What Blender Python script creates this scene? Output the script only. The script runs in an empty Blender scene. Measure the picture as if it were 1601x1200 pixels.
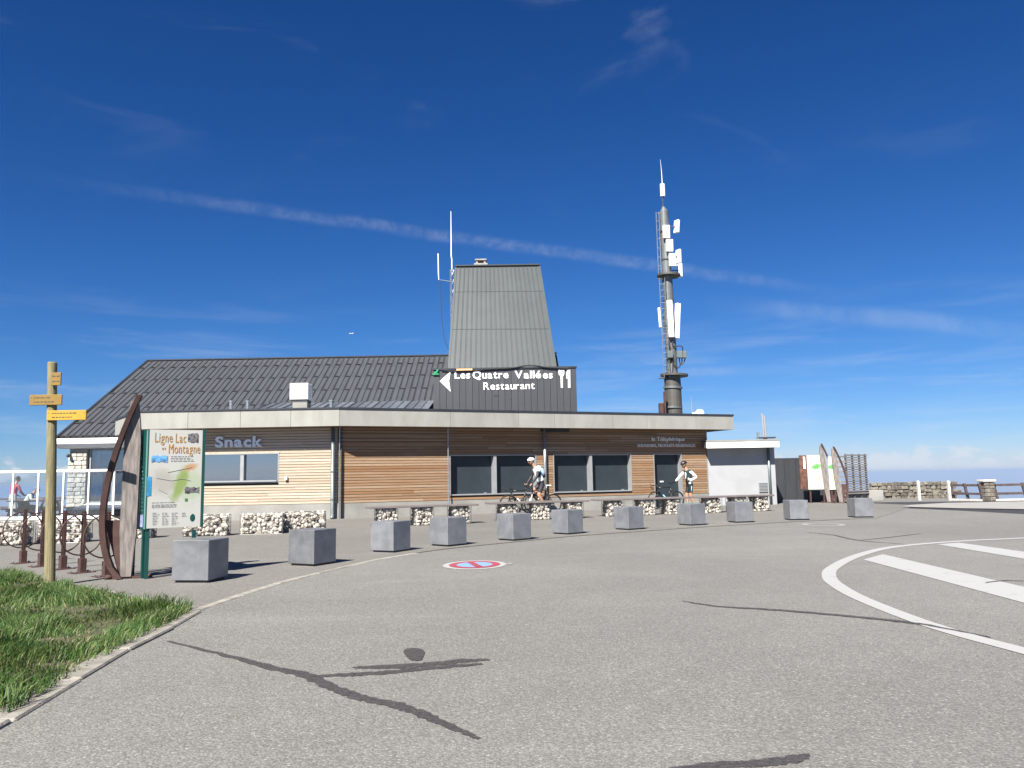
import bpy, bmesh, math, random
import numpy as np
from mathutils import Vector, Matrix, noise as mnoise

scene = bpy.context.scene
col = scene.collection
rad = math.radians
random.seed(4)
rng = np.random.default_rng(4)

# ------------------------------------------------------------------ camera
F_PX = 1245.0          # focal length in photo pixels (photo is 1601 px wide)
EYE = 1.28
PITCH = math.atan(148 / F_PX)
ROLL = rad(1.0)
_r = Vector((1, 0, 0))
_f = Vector((0, math.cos(PITCH), math.sin(PITCH)))
_u = Vector((0, -math.sin(PITCH), math.cos(PITCH)))
CR = _r * math.cos(ROLL) - _u * math.sin(ROLL)
CU = _r * math.sin(ROLL) + _u * math.cos(ROLL)
CF = _f
CO = Vector((0, 0, EYE))
cam = bpy.data.cameras.new('camera')
cam.sensor_fit = 'HORIZONTAL'; cam.sensor_width = 36
cam.lens = 36 * F_PX / 1601
cam.clip_start = 0.1; cam.clip_end = 300000
camo = bpy.data.objects.new('camera', cam); col.objects.link(camo)
camo.matrix_world = Matrix(((CR.x, CU.x, -CF.x, 0), (CR.y, CU.y, -CF.y, 0), (CR.z, CU.z, -CF.z, EYE), (0, 0, 0, 1)))
scene.camera = camo

# ------------------------------------------------------------------ light
SUN_AZ = 24.0    # the sun stands behind the camera, this far to its left
SUN_EL = 46.0
to_sun = Vector((-math.sin(rad(SUN_AZ)) * math.cos(rad(SUN_EL)), -math.cos(rad(SUN_AZ)) * math.cos(rad(SUN_EL)), math.sin(rad(SUN_EL))))
sl = bpy.data.lights.new('sun', 'SUN'); sl.energy = 5.0; sl.angle = rad(0.53); sl.color = (1.0, 0.95, 0.87)
so = bpy.data.objects.new('sun', sl); col.objects.link(so)
so.rotation_euler = (-to_sun).to_track_quat('-Z', 'Y').to_euler()
so.location = to_sun * 60
scene.view_settings.view_transform = 'Standard'; scene.view_settings.look = 'None'
scene.view_settings.gamma = 1; scene.view_settings.use_curve_mapping = False
scene.view_settings.exposure = 1.45


def ray(u, v):
    return CF + CR * ((u - 800.5) / F_PX) + CU * ((600 - v) / F_PX)
def G(u, v, z=0.0):                       # photo pixel -> point on level z
    d = ray(u, v); return CO + d * ((z - EYE) / d.z)
def AT(u, v, y):                          # photo pixel -> point on the frontal plane y
    d = ray(u, v); return CO + d * (y / d.y)
def ON(u, v, p, n):                       # photo pixel -> point on a plane
    d = ray(u, v); return CO + d * ((Vector(p) - CO).dot(Vector(n)) / d.dot(Vector(n)))


class NT:                                  # small node-tree helper
    def __init__(s, tree): s.t = tree; s.n = tree.nodes; s.l = tree.links
    def new(s, typ, **kw):
        n = s.n.new(typ)
        for k, v in kw.items(): setattr(n, k, v)
        return n
    def put(s, sock, v):
        if isinstance(v, bpy.types.NodeSocket): s.l.new(v, sock)
        else: sock.default_value = v
    def math(s, op, a, b=None, c=None, clamp=False):
        n = s.new('ShaderNodeMath', operation=op, use_clamp=clamp)
        s.put(n.inputs[0], a)
        if b is not None: s.put(n.inputs[1], b)
        if c is not None: s.put(n.inputs[2], c)
        return n.outputs[0]
    def vmath(s, op, a, b=None, out=0):
        n = s.new('ShaderNodeVectorMath', operation=op)
        s.put(n.inputs[0], a)
        if b is not None: s.put(n.inputs[1], b)
        return n.outputs['Value'] if op in ('DOT_PRODUCT', 'LENGTH', 'DISTANCE') else n.outputs[0]
    def rng(s, v, a, b, c=0.0, d=1.0, smooth=True):
        n = s.new('ShaderNodeMapRange', interpolation_type='SMOOTHSTEP' if smooth else 'LINEAR')
        s.put(n.inputs[0], v)
        for i, x in enumerate((a, b, c, d)): n.inputs[1 + i].default_value = x
        return n.outputs[0]
    def noise(s, vec, scale, detail=3.0, rough=0.55, dist=0.0):
        n = s.new('ShaderNodeTexNoise')
        if vec is not None: s.l.new(vec, n.inputs['Vector'])
        n.inputs['Scale'].default_value = scale; n.inputs['Detail'].default_value = detail
        n.inputs['Roughness'].default_value = rough; n.inputs['Distortion'].default_value = dist
        return n.outputs['Fac']
    def mapping(s, vec, scale=(1, 1, 1), rot=(0, 0, 0), loc=(0, 0, 0)):
        n = s.new('ShaderNodeMapping'); s.l.new(vec, n.inputs[0])
        n.inputs['Scale'].default_value = scale; n.inputs['Rotation'].default_value = rot; n.inputs['Location'].default_value = loc
        return n.outputs[0]
    def mix(s, f, a, b, mode='MIX'):
        n = s.new('ShaderNodeMix', data_type='RGBA', blend_type=mode)
        s.put(n.inputs[0], f)
        s.put(n.inputs[6], a if isinstance(a, bpy.types.NodeSocket) else (*a[:3], 1))
        s.put(n.inputs[7], b if isinstance(b, bpy.types.NodeSocket) else (*b[:3], 1))
        return n.outputs[2]
    def ramp(s, f, stops):
        n = s.new('ShaderNodeValToRGB'); e = n.color_ramp.elements
        while len(e) < len(stops): e.new(0.5)
        for q, (p, c) in zip(e, stops): q.position = p; q.color = (*c[:3], 1)
        s.put(n.inputs[0], f); return n.outputs[0]
    def bump(s, h, strength=0.3, dist=0.01):
        n = s.new('ShaderNodeBump'); s.put(n.inputs['Height'], h)
        n.inputs['Strength'].default_value = strength; n.inputs['Distance'].default_value = dist
        return n.outputs[0]


# ------------------------------------------------------------------ world sky
w = bpy.data.worlds.new('World'); scene.world = w; w.use_nodes = True
t = NT(w.node_tree); w.node_tree.nodes.clear()
sky = t.new('ShaderNodeTexSky', sky_type='NISHITA')
sky.sun_disc = False; sky.sun_elevation = rad(SUN_EL); sky.sun_rotation = math.pi + rad(SUN_AZ)
sky.altitude = 1300; sky.air_density = 1.0; sky.dust_density = 0.25; sky.ozone_density = 3.0
SKY_S = 0.075
sc_ = t.new('ShaderNodeSeparateColor'); t.l.new(sky.outputs[0], sc_.inputs[0])
cc_ = t.new('ShaderNodeCombineColor')       # a clear, polarised high-mountain blue
for i_, (a_, p_) in enumerate(((0.577, 1.69), (0.65, 1.26), (0.93, 1.1))):
    t.l.new(t.math('MULTIPLY', t.math('POWER', t.math('MULTIPLY', sc_.outputs[i_], 0.1137), p_), a_ / (SKY_S * 2 ** scene.view_settings.exposure)), cc_.inputs[i_])
D = t.new('ShaderNodeTexCoord').outputs['Generated']
D = t.vmath('NORMALIZE', D)
sep = t.new('ShaderNodeSeparateXYZ'); t.l.new(D, sep.inputs[0])

def trail(p0, p1, width, f0, f1, strength, nscale):      # a vapour trail along a great circle
    a = ray(*p0).normalized(); b = ray(*p1).normalized()
    n = a.cross(b).normalized(); ax = (b - a).normalized()
    wob = t.math('MULTIPLY', t.math('SUBTRACT', t.noise(D, 14, 2), 0.5), 0.006)
    dist = t.math('ABSOLUTE', t.math('ADD', t.vmath('DOT_PRODUCT', D, n), wob))
    al = t.vmath('DOT_PRODUCT', D, ax)
    a0, a1 = a.dot(ax), b.dot(ax)
    m1 = t.rng(al, a0 + f0[0], a0 + f0[1]); m2 = t.rng(al, a1 + f1[0], a1 + f1[1], 1, 0)
    front = t.rng(t.vmath('DOT_PRODUCT', D, (a + b).normalized()), 0.2, 0.5)
    core = t.rng(dist, width * 0.15, width, 1, 0)
    nz = t.rng(t.noise(D, nscale, 5, 0.65, 0.6), 0.32, 0.72, 0.25, 1.0)
    return t.math('MULTIPLY', t.math('MULTIPLY', t.math('MULTIPLY', core, nz), t.math('MULTIPLY', m1, m2)), t.math('MULTIPLY', front, strength))
c1 = trail((60, 278), (1350, 461), 0.0105, (-0.05, 0.35), (-0.2, 0.03), 0.15, 55)
c2 = trail((1080, 472), (1601, 516), 0.016, (0.0, 0.12), (0.2, 0.5), 0.16, 14)
c3 = trail((880, 586), (1300, 574), 0.009, (-0.05, 0.05), (-0.1, 0.05), 0.18, 12)
cir = t.noise(t.mapping(D, (1.6, 1.6, 5.0), (0.25, 0.35, 0.4)), 3.2, 6, 0.62, 0.8)
cirm = t.math('MULTIPLY', t.rng(cir, 0.54, 0.86), t.rng(sep.outputs[2], 0.25, 0.6, 0.0, 0.16))
stre = t.noise(t.mapping(D, (1.5, 1.5, 14.0)), 3.0, 5, 0.6, 0.4)
strem = t.math('MULTIPLY', t.rng(stre, 0.46, 0.78), t.math('MULTIPLY', t.rng(sep.outputs[2], 0.0, 0.04), t.rng(sep.outputs[2], 0.06, 0.26, 0.30, 0.0)))
cum = t.noise(t.mapping(D, (1, 1, 2.2)), 24.0, 6, 0.6, 0.3)
cumh = t.math('MULTIPLY', t.rng(sep.outputs[2], 0.0, 0.007), t.rng(sep.outputs[2], 0.012, 0.045, 1, 0))
cumm = t.math('MULTIPLY', t.rng(t.math('ADD', cum, t.math('MULTIPLY', t.math('SUBTRACT', cumh, 1.0), 0.16)), 0.42, 0.55), t.math('MULTIPLY', cumh, 0.95))
tot = t.math('MAXIMUM', t.math('MAXIMUM', t.math('MAXIMUM', c1, c2), t.math('MAXIMUM', c3, cirm)), t.math('MAXIMUM', strem, cumm), clamp=True)
skyc = t.mix(tot, cc_.outputs[0], tuple(q_ / (SKY_S * 2 ** scene.view_settings.exposure) for q_ in (0.72, 0.78, 0.86)))
bg = t.new('ShaderNodeBackground'); t.l.new(skyc, bg.inputs[0]); bg.inputs[1].default_value = SKY_S
wo = t.new('ShaderNodeOutputWorld'); t.l.new(bg.outputs[0], wo.inputs[0])


# ------------------------------------------------------------------ materials
MATS = {}
def mat(name, colr, rough=0.7, metal=0.0, var=0.0, nscale=3.0, bump=0.0, bscale=40.0, rnd=0.0, coord='Object', detail=4.0, spec=0.5, stretch=(1, 1, 1), dirt=None, bdist=0.01):
    if max(colr) < 0.65: colr = tuple(0.78 * x for x in colr)
    m = bpy.data.materials.new(name); m.use_nodes = True
    k = NT(m.node_tree); b = m.node_tree.nodes['Principled BSDF']
    b.inputs['Roughness'].default_value = rough; b.inputs['Metallic'].default_value = metal
    b.inputs['Specular IOR Level'].default_value = spec
    if coord == 'World': v = k.new('ShaderNodeNewGeometry').outputs['Position']
    else: v = k.new('ShaderNodeTexCoord').outputs[coord]
    v = k.mapping(v, stretch)
    c = None
    lo = tuple(x * (1 - var) for x in colr); hi = tuple(min(1, x * (1 + var)) for x in colr)
    c = k.mix(k.rng(k.noise(v, nscale, detail, 0.6), 0.3, 0.7), lo, hi)
    if dirt: c = k.mix(k.math('MULTIPLY', k.rng(k.noise(v, nscale * 0.37, 6, 0.65, 0.7), 0.5, 0.72), dirt[1]), c, dirt[0])
    if rnd:
        oi = k.new('ShaderNodeObjectInfo').outputs['Random']
        g = k.math('ADD', k.math('MULTIPLY', oi, 2 * rnd), 1 - rnd)
        cb = k.new('ShaderNodeCombineXYZ')
        for i in range(3): k.l.new(g, cb.inputs[i])
        c = k.mix(1.0, c, cb.outputs[0], 'MULTIPLY')
    k.l.new(c, b.inputs['Base Color'])
    if bump: k.l.new(k.bump(k.noise(v, bscale, 4, 0.6), bump, bdist), b.inputs['Normal'])
    MATS[name] = m
    return m

def asphalt(name, base, patch, seed):
    m = bpy.data.materials.new(name); m.use_nodes = True
    k = NT(m.node_tree); b = m.node_tree.nodes['Principled BSDF']
    P = k.mapping(k.new('ShaderNodeNewGeometry').outputs['Position'], loc=(seed, seed * 2, 0))
    big = k.rng(k.noise(P, 0.16, 5, 0.6, 0.5), 0.32, 0.7)
    mid = k.rng(k.noise(P, 1.7, 5, 0.65), 0.3, 0.72)
    c = k.mix(big, base, patch)
    c = k.mix(k.math('MULTIPLY', mid, 0.3), c, tuple(x * 0.78 for x in base))
    c = k.mix(k.rng(k.noise(P, 0.55, 7, 0.7, 1.2), 0.54, 0.74, 0, 0.3), c, (base[0] * 0.86, base[1] * 0.78, base[2] * 0.68))
    c = k.mix(k.rng(k.noise(k.mapping(P, (0.25, 1.0, 1.0), (0, 0, 0.5)), 0.7, 5, 0.6, 0.5), 0.55, 0.75, 0, 0.3), c, tuple(x * 1.25 for x in patch))
    vor = k.new('ShaderNodeTexVoronoi'); vor.inputs['Scale'].default_value = 85; k.l.new(P, vor.inputs['Vector'])
    sc = k.new('ShaderNodeSeparateColor'); k.l.new(vor.outputs['Color'], sc.inputs[0])
    grain = k.rng(sc.outputs[0], 0.0, 1.0, 0.72, 1.26, False)
    gap = k.rng(vor.outputs['Distance'], 0.2, 0.75, 1.0, 0.72)
    g = k.math('MULTIPLY', grain, gap)
    chip = k.rng(sc.outputs[1], 0.965, 0.975, 0, 0.55)
    cb = k.new('ShaderNodeCombineXYZ')
    for i in range(3): k.l.new(g, cb.inputs[i])
    c = k.mix(1.0, c, cb.outputs[0], 'MULTIPLY')
    c = k.mix(chip, c, (0.34, 0.33, 0.31))
    fine = k.noise(P, 260, 2, 0.5)
    c = k.mix(k.rng(fine, 0.3, 0.7, 0.0, 0.35), c, tuple(x * 0.55 for x in base))
    k.l.new(c, b.inputs['Base Color'])
    b.inputs['Roughness'].default_value = 0.86; b.inputs['Specular IOR Level'].default_value = 0.3
    hgt = k.math('ADD', k.math('MULTIPLY', vor.outputs['Distance'], -1.0), k.math('MULTIPLY', fine, 0.4))
    k.l.new(k.bump(hgt, 0.5, 0.006), b.inputs['Normal'])
    MATS[name] = m; return m

def wood(name, tones, grey=0.0):
    m = bpy.data.materials.new(name); m.use_nodes = True
    k = NT(m.node_tree); b = m.node_tree.nodes['Principled BSDF']
    O = k.new('ShaderNodeTexCoord').outputs['Object']
    oi = k.new('ShaderNodeObjectInfo').outputs['Random']
    off = k.new('ShaderNodeCombineXYZ'); k.l.new(k.math('MULTIPLY', oi, 37.0), off.inputs[0]); k.l.new(k.math('MULTIPLY', oi, 91.0), off.inputs[2])
    v = k.vmath('ADD', k.mapping(O, (3.0, 1.0, 2.0)), off.outputs[0])
    c = k.ramp(oi, [(i / (len(tones) - 1), q) for i, q in enumerate(tones)])
    gr = k.rng(k.noise(v, 3.0, 6, 0.65, 0.6), 0.3, 0.7)
    c = k.mix(k.math('MULTIPLY', gr, 0.45), c, tuple(x * 0.6 for x in tones[0]))
    bl = k.rng(k.noise(v, 0.9, 3, 0.6), 0.45, 0.75, 0, 0.35 + grey)
    c = k.mix(bl, c, tuple(sum(tones[-1]) / 3 * q for q in (1.12, 1.0, 0.86)))
    k.l.new(c, b.inputs['Base Color']); b.inputs['Roughness'].default_value = 0.75
    b.inputs['Specular IOR Level'].default_value = 0.25
    MATS[name] = m; return m

asphalt('asphalt', (0.172, 0.169, 0.158), (0.215, 0.211, 0.196), 3.0)
asphalt('asphalt_plaza', (0.165, 0.158, 0.145), (0.205, 0.196, 0.18), 11.0)
asphalt('asphalt_dark', (0.036, 0.036, 0.04), (0.047, 0.046, 0.05), 23.0)
mat('concrete_pale', (0.3, 0.29, 0.27), 0.85, var=0.1, nscale=1.3, coord='World', bump=0.2)
mat('tar', (0.07, 0.064, 0.063), 0.6, var=0.25, nscale=30, bump=0.5, bscale=120, coord='World', spec=0.35)
def road_paint(name, c, wear=0.55):
    m = bpy.data.materials.new(name); m.use_nodes = True
    k = NT(m.node_tree); b = m.node_tree.nodes['Principled BSDF']
    P = k.new('ShaderNodeNewGeometry').outputs['Position']
    wr = k.rng(k.noise(P, 5.0, 8, 0.75, 0.4), 0.56, 0.7, 0, wear)
    wr2 = k.rng(k.noise(P, 90, 3, 0.6), 0.55, 0.75, 0, 0.4)
    q = k.mix(k.math('MAXIMUM', wr, wr2), c, (0.165, 0.16, 0.15))
    k.l.new(q, b.inputs['Base Color']); b.inputs['Roughness'].default_value = 0.7
    k.l.new(k.bump(k.noise(P, 110, 3), 0.4, 0.004), b.inputs['Normal'])
    MATS[name] = m
def tar_mat():
    m = MATS['tar']; k = NT(m.node_tree); b = m.node_tree.nodes['Principled BSDF']
    P = k.new('ShaderNodeNewGeometry').outputs['Position']
    al = k.math('MULTIPLY', k.rng(k.noise(P, 95, 3, 0.6), 0.36, 0.56), k.rng(k.noise(P, 9, 3, 0.6), 0.3, 0.5, 0.55, 1.0))
    k.l.new(k.math('SUBTRACT', 1.0, k.math('MULTIPLY', k.math('SUBTRACT', 1.0, al), 0.6)), b.inputs['Alpha'])
tar_mat()
road_paint('paint_white', (0.3, 0.3, 0.293), 0.85); road_paint('paint_red', (0.25, 0.04, 0.055), 0.3); road_paint('paint_blue', (0.15, 0.26, 0.46), 0.3); road_paint('paint_faint', (0.24, 0.236, 0.228), 0.9)
mat('kerb', (0.265, 0.247, 0.215), 0.9, var=0.22, nscale=6, rnd=0.14, coord='World', bump=0.5, bscale=60, dirt=((0.16, 0.15, 0.12), 0.6))
mat('joint', (0.1, 0.1, 0.07), 0.95, var=0.5, nscale=6, coord='World')
mat('soil', (0.075, 0.07, 0.035), 0.95, var=0.4, nscale=4, coord='World', bump=0.6, bscale=50)
wood('slat_pale', [(0.36, 0.285, 0.205), (0.44, 0.365, 0.285), (0.4, 0.33, 0.255), (0.5, 0.43, 0.35)])
wood('slat_warm', [(0.235, 0.125, 0.06), (0.29, 0.17, 0.09), (0.22, 0.14, 0.08), (0.3, 0.195, 0.118), (0.35, 0.25, 0.165)])
mat('wall_back', (0.05, 0.042, 0.035), 0.9)
mat('plinth', (0.285, 0.28, 0.258), 0.85, var=0.12, nscale=1.6, coord='World', bump=0.2, bscale=30, dirt=((0.16, 0.155, 0.135), 0.5))
mat('fascia', (0.315, 0.312, 0.285), 0.75, var=0.09, nscale=1.8, rnd=0.05, coord='World', stretch=(1, 1, 0.35), dirt=((0.19, 0.18, 0.155), 0.5))
mat('roof_cap', (0.06, 0.065, 0.075), 0.45, 0.5, var=0.1)
mat('flat_roof', (0.16, 0.16, 0.155), 0.9, var=0.2, coord='World', bump=0.3)
mat('roof_tile', (0.062, 0.067, 0.074), 0.5, 0.0, var=0.12, nscale=2.5, rnd=0.06, spec=0.4)
mat('roof_gap_shade', (0.018, 0.018, 0.02), 0.7)  # near-black: the shade between roof tiles is put into the colour
mat('tower_clad', (0.041, 0.051, 0.056), 0.5, 0.15, var=0.08, nscale=1.2, rnd=0.05, spec=0.4)
mat('box_clad', (0.052, 0.054, 0.062), 0.5, 0.1, var=0.08, nscale=2, rnd=0.08)
mat('metal_sheet', (0.42, 0.45, 0.48), 0.32, 0.75, var=0.15, nscale=3, rnd=0.35)
mat('shutter', (0.028, 0.038, 0.046), 0.5, 0.0, var=0.1, spec=0.35)
mat('frame_grey', (0.34, 0.35, 0.36), 0.5, 0.2, var=0.06)
mat('frame_dark', (0.07, 0.075, 0.08), 0.5, 0.3)
mat('galv', (0.42, 0.44, 0.45), 0.42, 0.7, var=0.18, nscale=5)
mat('pipe_grey', (0.2, 0.235, 0.24), 0.45, 0.5, var=0.1)
mat('letter_grey', (0.64, 0.67, 0.71), 0.45, 0.3)
mat('letter_pale', (0.75, 0.73, 0.7), 0.6)
mat('letter_white', (0.82, 0.82, 0.82), 0.6, var=0.03)
mat('white_paint', (0.78, 0.78, 0.77), 0.55, var=0.05, nscale=2, coord='World')
mat('white_render', (0.355, 0.365, 0.38), 0.9, var=0.06, nscale=1.4, coord='World', bump=0.25, bscale=60, dirt=((0.27, 0.275, 0.28), 0.5))
mat('grey_blue', (0.2, 0.235, 0.29), 0.7, var=0.05)
mat('stone_wall', (0.5, 0.47, 0.41), 0.9, var=0.2, nscale=8, rnd=0.2, coord='World', bump=0.5, bscale=25)
mat('mortar', (0.36, 0.34, 0.3), 0.95, var=0.1, nscale=10, bump=0.3)
mat('rubble', (0.165, 0.147, 0.122), 0.95, var=0.4, nscale=6, rnd=0.35, coord='World', bump=0.6, bscale=18)
mat('gabion_stone', (0.5, 0.46, 0.4), 0.9, var=0.33, nscale=7.5, detail=2, coord='Object', bump=0.4, bscale=30)
mat('wire', (0.2, 0.2, 0.2), 0.45, 0.6)
mat('bench_slab', (0.17, 0.145, 0.14), 0.75, var=0.15, nscale=3, stretch=(1, 8, 1), bump=0.2)
mat('cor_ten', (0.085, 0.043, 0.036), 0.8, 0.2, var=0.25, nscale=5, bump=0.25, bscale=50)
mat('plank_grey', (0.21, 0.185, 0.17), 0.85, var=0.35, nscale=5, stretch=(5, 5, 0.7), bump=0.5, bscale=18, dirt=((0.09, 0.06, 0.055), 0.6))
mat('post_wood', (0.23, 0.2, 0.105), 0.85, var=0.25, nscale=6, stretch=(4, 4, 0.5), bump=0.5, bscale=20)
mat('sign_yellow', (0.5, 0.29, 0.02), 0.55, var=0.08, nscale=4)
mat('sign_ochre', (0.25, 0.15, 0.025), 0.6, var=0.1, nscale=4)
mat('ink', (0.06, 0.05, 0.04), 0.7); mat('ink_soft', (0.36, 0.36, 0.35), 0.7)
mat('letter_ochre', (0.45, 0.235, 0.05), 0.6)
mat('panel_green', (0.008, 0.062, 0.055), 0.35, var=0.1)
mat('panel_line', (0.12, 0.27, 0.25), 0.4)
mat('panel_blue', (0.05, 0.3, 0.55), 0.4, var=0.3, nscale=9)
mat('panel_logo', (0.3, 0.33, 0.55), 0.4, var=0.3, nscale=12)
mat('panel_brown', (0.13, 0.06, 0.04), 0.5, var=0.5, nscale=6)
mat('print_dark', (0.13, 0.12, 0.13), 0.5, var=0.95, nscale=26)
mat('print_lake', (0.1, 0.27, 0.5), 0.5, var=0.7, nscale=10)
mat('print_green', (0.13, 0.4, 0.07), 0.5, var=0.7, nscale=9)
mat('print_peach', (0.75, 0.5, 0.33), 0.5, var=0.25, nscale=9)
mat('dark_steel', (0.06, 0.063, 0.07), 0.5, 0.4, var=0.12, nscale=1.2)
mat('slat_grey', (0.2, 0.19, 0.19), 0.85, var=0.25, nscale=5, rnd=0.2)
mat('rail_wood', (0.085, 0.06, 0.06), 0.85, var=0.3, nscale=5, bump=0.3)
mat('post_stone', (0.55, 0.53, 0.5), 0.9, var=0.15, nscale=6, bump=0.3)
mat('mast_grey', (0.17, 0.185, 0.19), 0.5, 0.35, var=0.15, nscale=2)
mat('mast_base', (0.1, 0.095, 0.085), 0.6, 0.3, var=0.15, nscale=2)
mat('antenna_white', (0.8, 0.8, 0.8), 0.4, var=0.02)
mat('cable', (0.02, 0.02, 0.022), 0.6)
mat('brick_grey', (0.36, 0.34, 0.31), 0.9, var=0.2, nscale=9, bump=0.3)
mat('curtain', (0.6, 0.58, 0.64), 0.9, var=0.12, nscale=3)
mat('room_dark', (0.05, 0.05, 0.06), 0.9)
mat('tyre', (0.018, 0.018, 0.019), 0.7); mat('rim', (0.03, 0.03, 0.032), 0.35, 0.4); mat('spoke', (0.3, 0.3, 0.3), 0.35, 0.9)
mat('bike_black', (0.015, 0.016, 0.018), 0.3); mat('bike_white', (0.75, 0.75, 0.75), 0.3); mat('bike_cyan', (0.25, 0.6, 0.75), 0.3)
mat('skin', (0.5, 0.27, 0.17), 0.55, var=0.08); mat('jersey_white', (0.75, 0.76, 0.8), 0.8, var=0.04); mat('lycra_black', (0.014, 0.014, 0.018), 0.6)
mat('jersey_blue', (0.28, 0.48, 0.85), 0.8); mat('shorts_grey', (0.02, 0.018, 0.028), 0.7); mat('vest_dark', (0.015, 0.045, 0.05), 0.65); mat('shoe_green', (0.06, 0.5, 0.28), 0.5); mat('helmet_white', (0.8, 0.8, 0.8), 0.35); mat('helmet_dark', (0.03, 0.02, 0.022), 0.35); mat('hair', (0.03, 0.02, 0.015), 0.7); mat('red_cloth', (0.5, 0.07, 0.07), 0.85); mat('pale_cloth', (0.55, 0.58, 0.5), 0.85); mat('navy_cloth', (0.03, 0.04, 0.07), 0.85); mat('hair_grey', (0.2, 0.18, 0.16), 0.8)
mat('plum', (0.055, 0.025, 0.05), 0.6)
mat('green_plastic', (0.02, 0.35, 0.14), 0.4); mat('orange_bar', (0.75, 0.42, 0.2), 0.6)

def glass(name, tint, alpha, rough=0.03):           # thin pane: partly see-through, mirror-like at grazing angles
    m = bpy.data.materials.new(name); m.use_nodes = True
    k = NT(m.node_tree); nn = m.node_tree.nodes; nn.clear()
    tr = k.new('ShaderNodeBsdfTransparent'); tr.inputs[0].default_value = (*tint, 1)
    gl = k.new('ShaderNodeBsdfGlossy'); gl.inputs['Roughness'].default_value = rough; gl.inputs[0].default_value = (0.9, 0.95, 1, 1)
    fr = k.new('ShaderNodeFresnel'); fr.inputs[0].default_value = 1.5
    mx = k.new('ShaderNodeMixShader')
    k.l.new(k.math('ADD', fr.outputs[0], alpha, clamp=True), mx.inputs[0])
    k.l.new(tr.outputs[0], mx.inputs[1]); k.l.new(gl.outputs[0], mx.inputs[2])
    o = k.new('ShaderNodeOutputMaterial'); k.l.new(mx.outputs[0], o.inputs[0])
    MATS[name] = m
glass('glass_clear', (0.86, 0.9, 0.93), 0.05)
glass('glass_window', (0.25, 0.28, 0.32), 0.4)
glass('glass_room', (0.8, 0.84, 0.88), 0.12)

def steel_mat(nm, f_):
    m = bpy.data.materials.new(nm); m.use_nodes = True
    k = NT(m.node_tree); b = m.node_tree.nodes['Principled BSDF']
    O = k.new('ShaderNodeTexCoord').outputs['Object']
    oi = k.new('ShaderNodeObjectInfo').outputs['Random']
    of = k.new('ShaderNodeCombineXYZ'); k.l.new(k.math('MULTIPLY', oi, 50.0), of.inputs[0])
    v = k.vmath('ADD', O, of.outputs[0])
    n1 = k.rng(k.noise(v, 3.5, 5, 0.6, 0.6), 0.3, 0.72)
    c = k.mix(n1, tuple(x * f_ for x in (0.29, 0.3, 0.32)), tuple(x * f_ for x in (0.4, 0.41, 0.43)))
    st = k.rng(k.noise(k.mapping(v, (9, 9, 0.8)), 2.2, 4, 0.6), 0.58, 0.75, 0, 0.4)
    c = k.mix(st, c, (0.25, 0.24, 0.235))
    ru = k.rng(k.noise(k.mapping(v, (2.2, 2.2, 7)), 2.6, 5, 0.7, 0.4), 0.66, 0.75, 0, 0.5)
    c = k.mix(ru, c, (0.3, 0.2, 0.14))
    k.l.new(c, b.inputs['Base Color']); b.inputs['Metallic'].default_value = 0.55
    k.l.new(k.rng(k.noise(v, 6, 4, 0.6), 0.3, 0.7, 0.42, 0.58), b.inputs['Roughness'])
    MATS[nm] = m
steel_mat('cube_steel', 0.68); steel_mat('cube_steel_pale', 0.56)

def poster_mat(name, base, blobs):
    m = bpy.data.materials.new(name); m.use_nodes = True
    k = NT(m.node_tree); b = m.node_tree.nodes['Principled BSDF']
    O = k.new('ShaderNodeTexCoord').outputs['Object']
    s = k.new('ShaderNodeSeparateXYZ'); k.l.new(O, s.inputs[0])
    nz = k.noise(O, 7, 4, 0.6, 0.5)
    c = k.mix(0.0, base, base)
    for (cx, cz, rx, rz, tilt, colr, amt) in blobs:
        dx = k.math('SUBTRACT', s.outputs[0], cx); dz = k.math('SUBTRACT', s.outputs[2], cz)
        ex = k.math('DIVIDE', k.math('ADD', k.math('MULTIPLY', dx, math.cos(tilt)), k.math('MULTIPLY', dz, math.sin(tilt))), rx)
        ez = k.math('DIVIDE', k.math('SUBTRACT', k.math('MULTIPLY', dz, math.cos(tilt)), k.math('MULTIPLY', dx, math.sin(tilt))), rz)
        d = k.math('ADD', k.math('SQRT', k.math('ADD', k.math('POWER', ex, 2.0), k.math('POWER', ez, 2.0))), k.math('MULTIPLY', k.math('SUBTRACT', nz, 0.5), 0.9))
        c = k.mix(k.rng(d, 0.35, 1.0, amt, 0), c, colr)
    k.l.new(c, b.inputs['Base Color']); b.inputs['Roughness'].default_value = 0.4
    MATS[name] = m
poster_mat('poster', (0.4, 0.4, 0.37), [(0.2, 0.58, 0.3, 0.34, 0, (0.27, 0.34, 0.2), 0.6), (-0.16, 0.62, 0.24, 0.26, 0.1, (0.27, 0.25, 0.21), 0.6), (0.07, 0.6, 0.11, 0.36, -0.35, (0.19, 0.25, 0.07), 0.95), (0.2, 0.83, 0.13, 0.07, 0.3, (0.38, 0.2, 0.08), 0.85)])
poster_mat('poster_far', (0.5, 0.52, 0.47), [(0.0, 0.98, 0.3, 0.16, 0.2, (0.07, 0.3, 0.05), 0.95), (0.05, 0.5, 0.3, 0.18, 0.3, (0.55, 0.36, 0.25), 0.7)])


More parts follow.
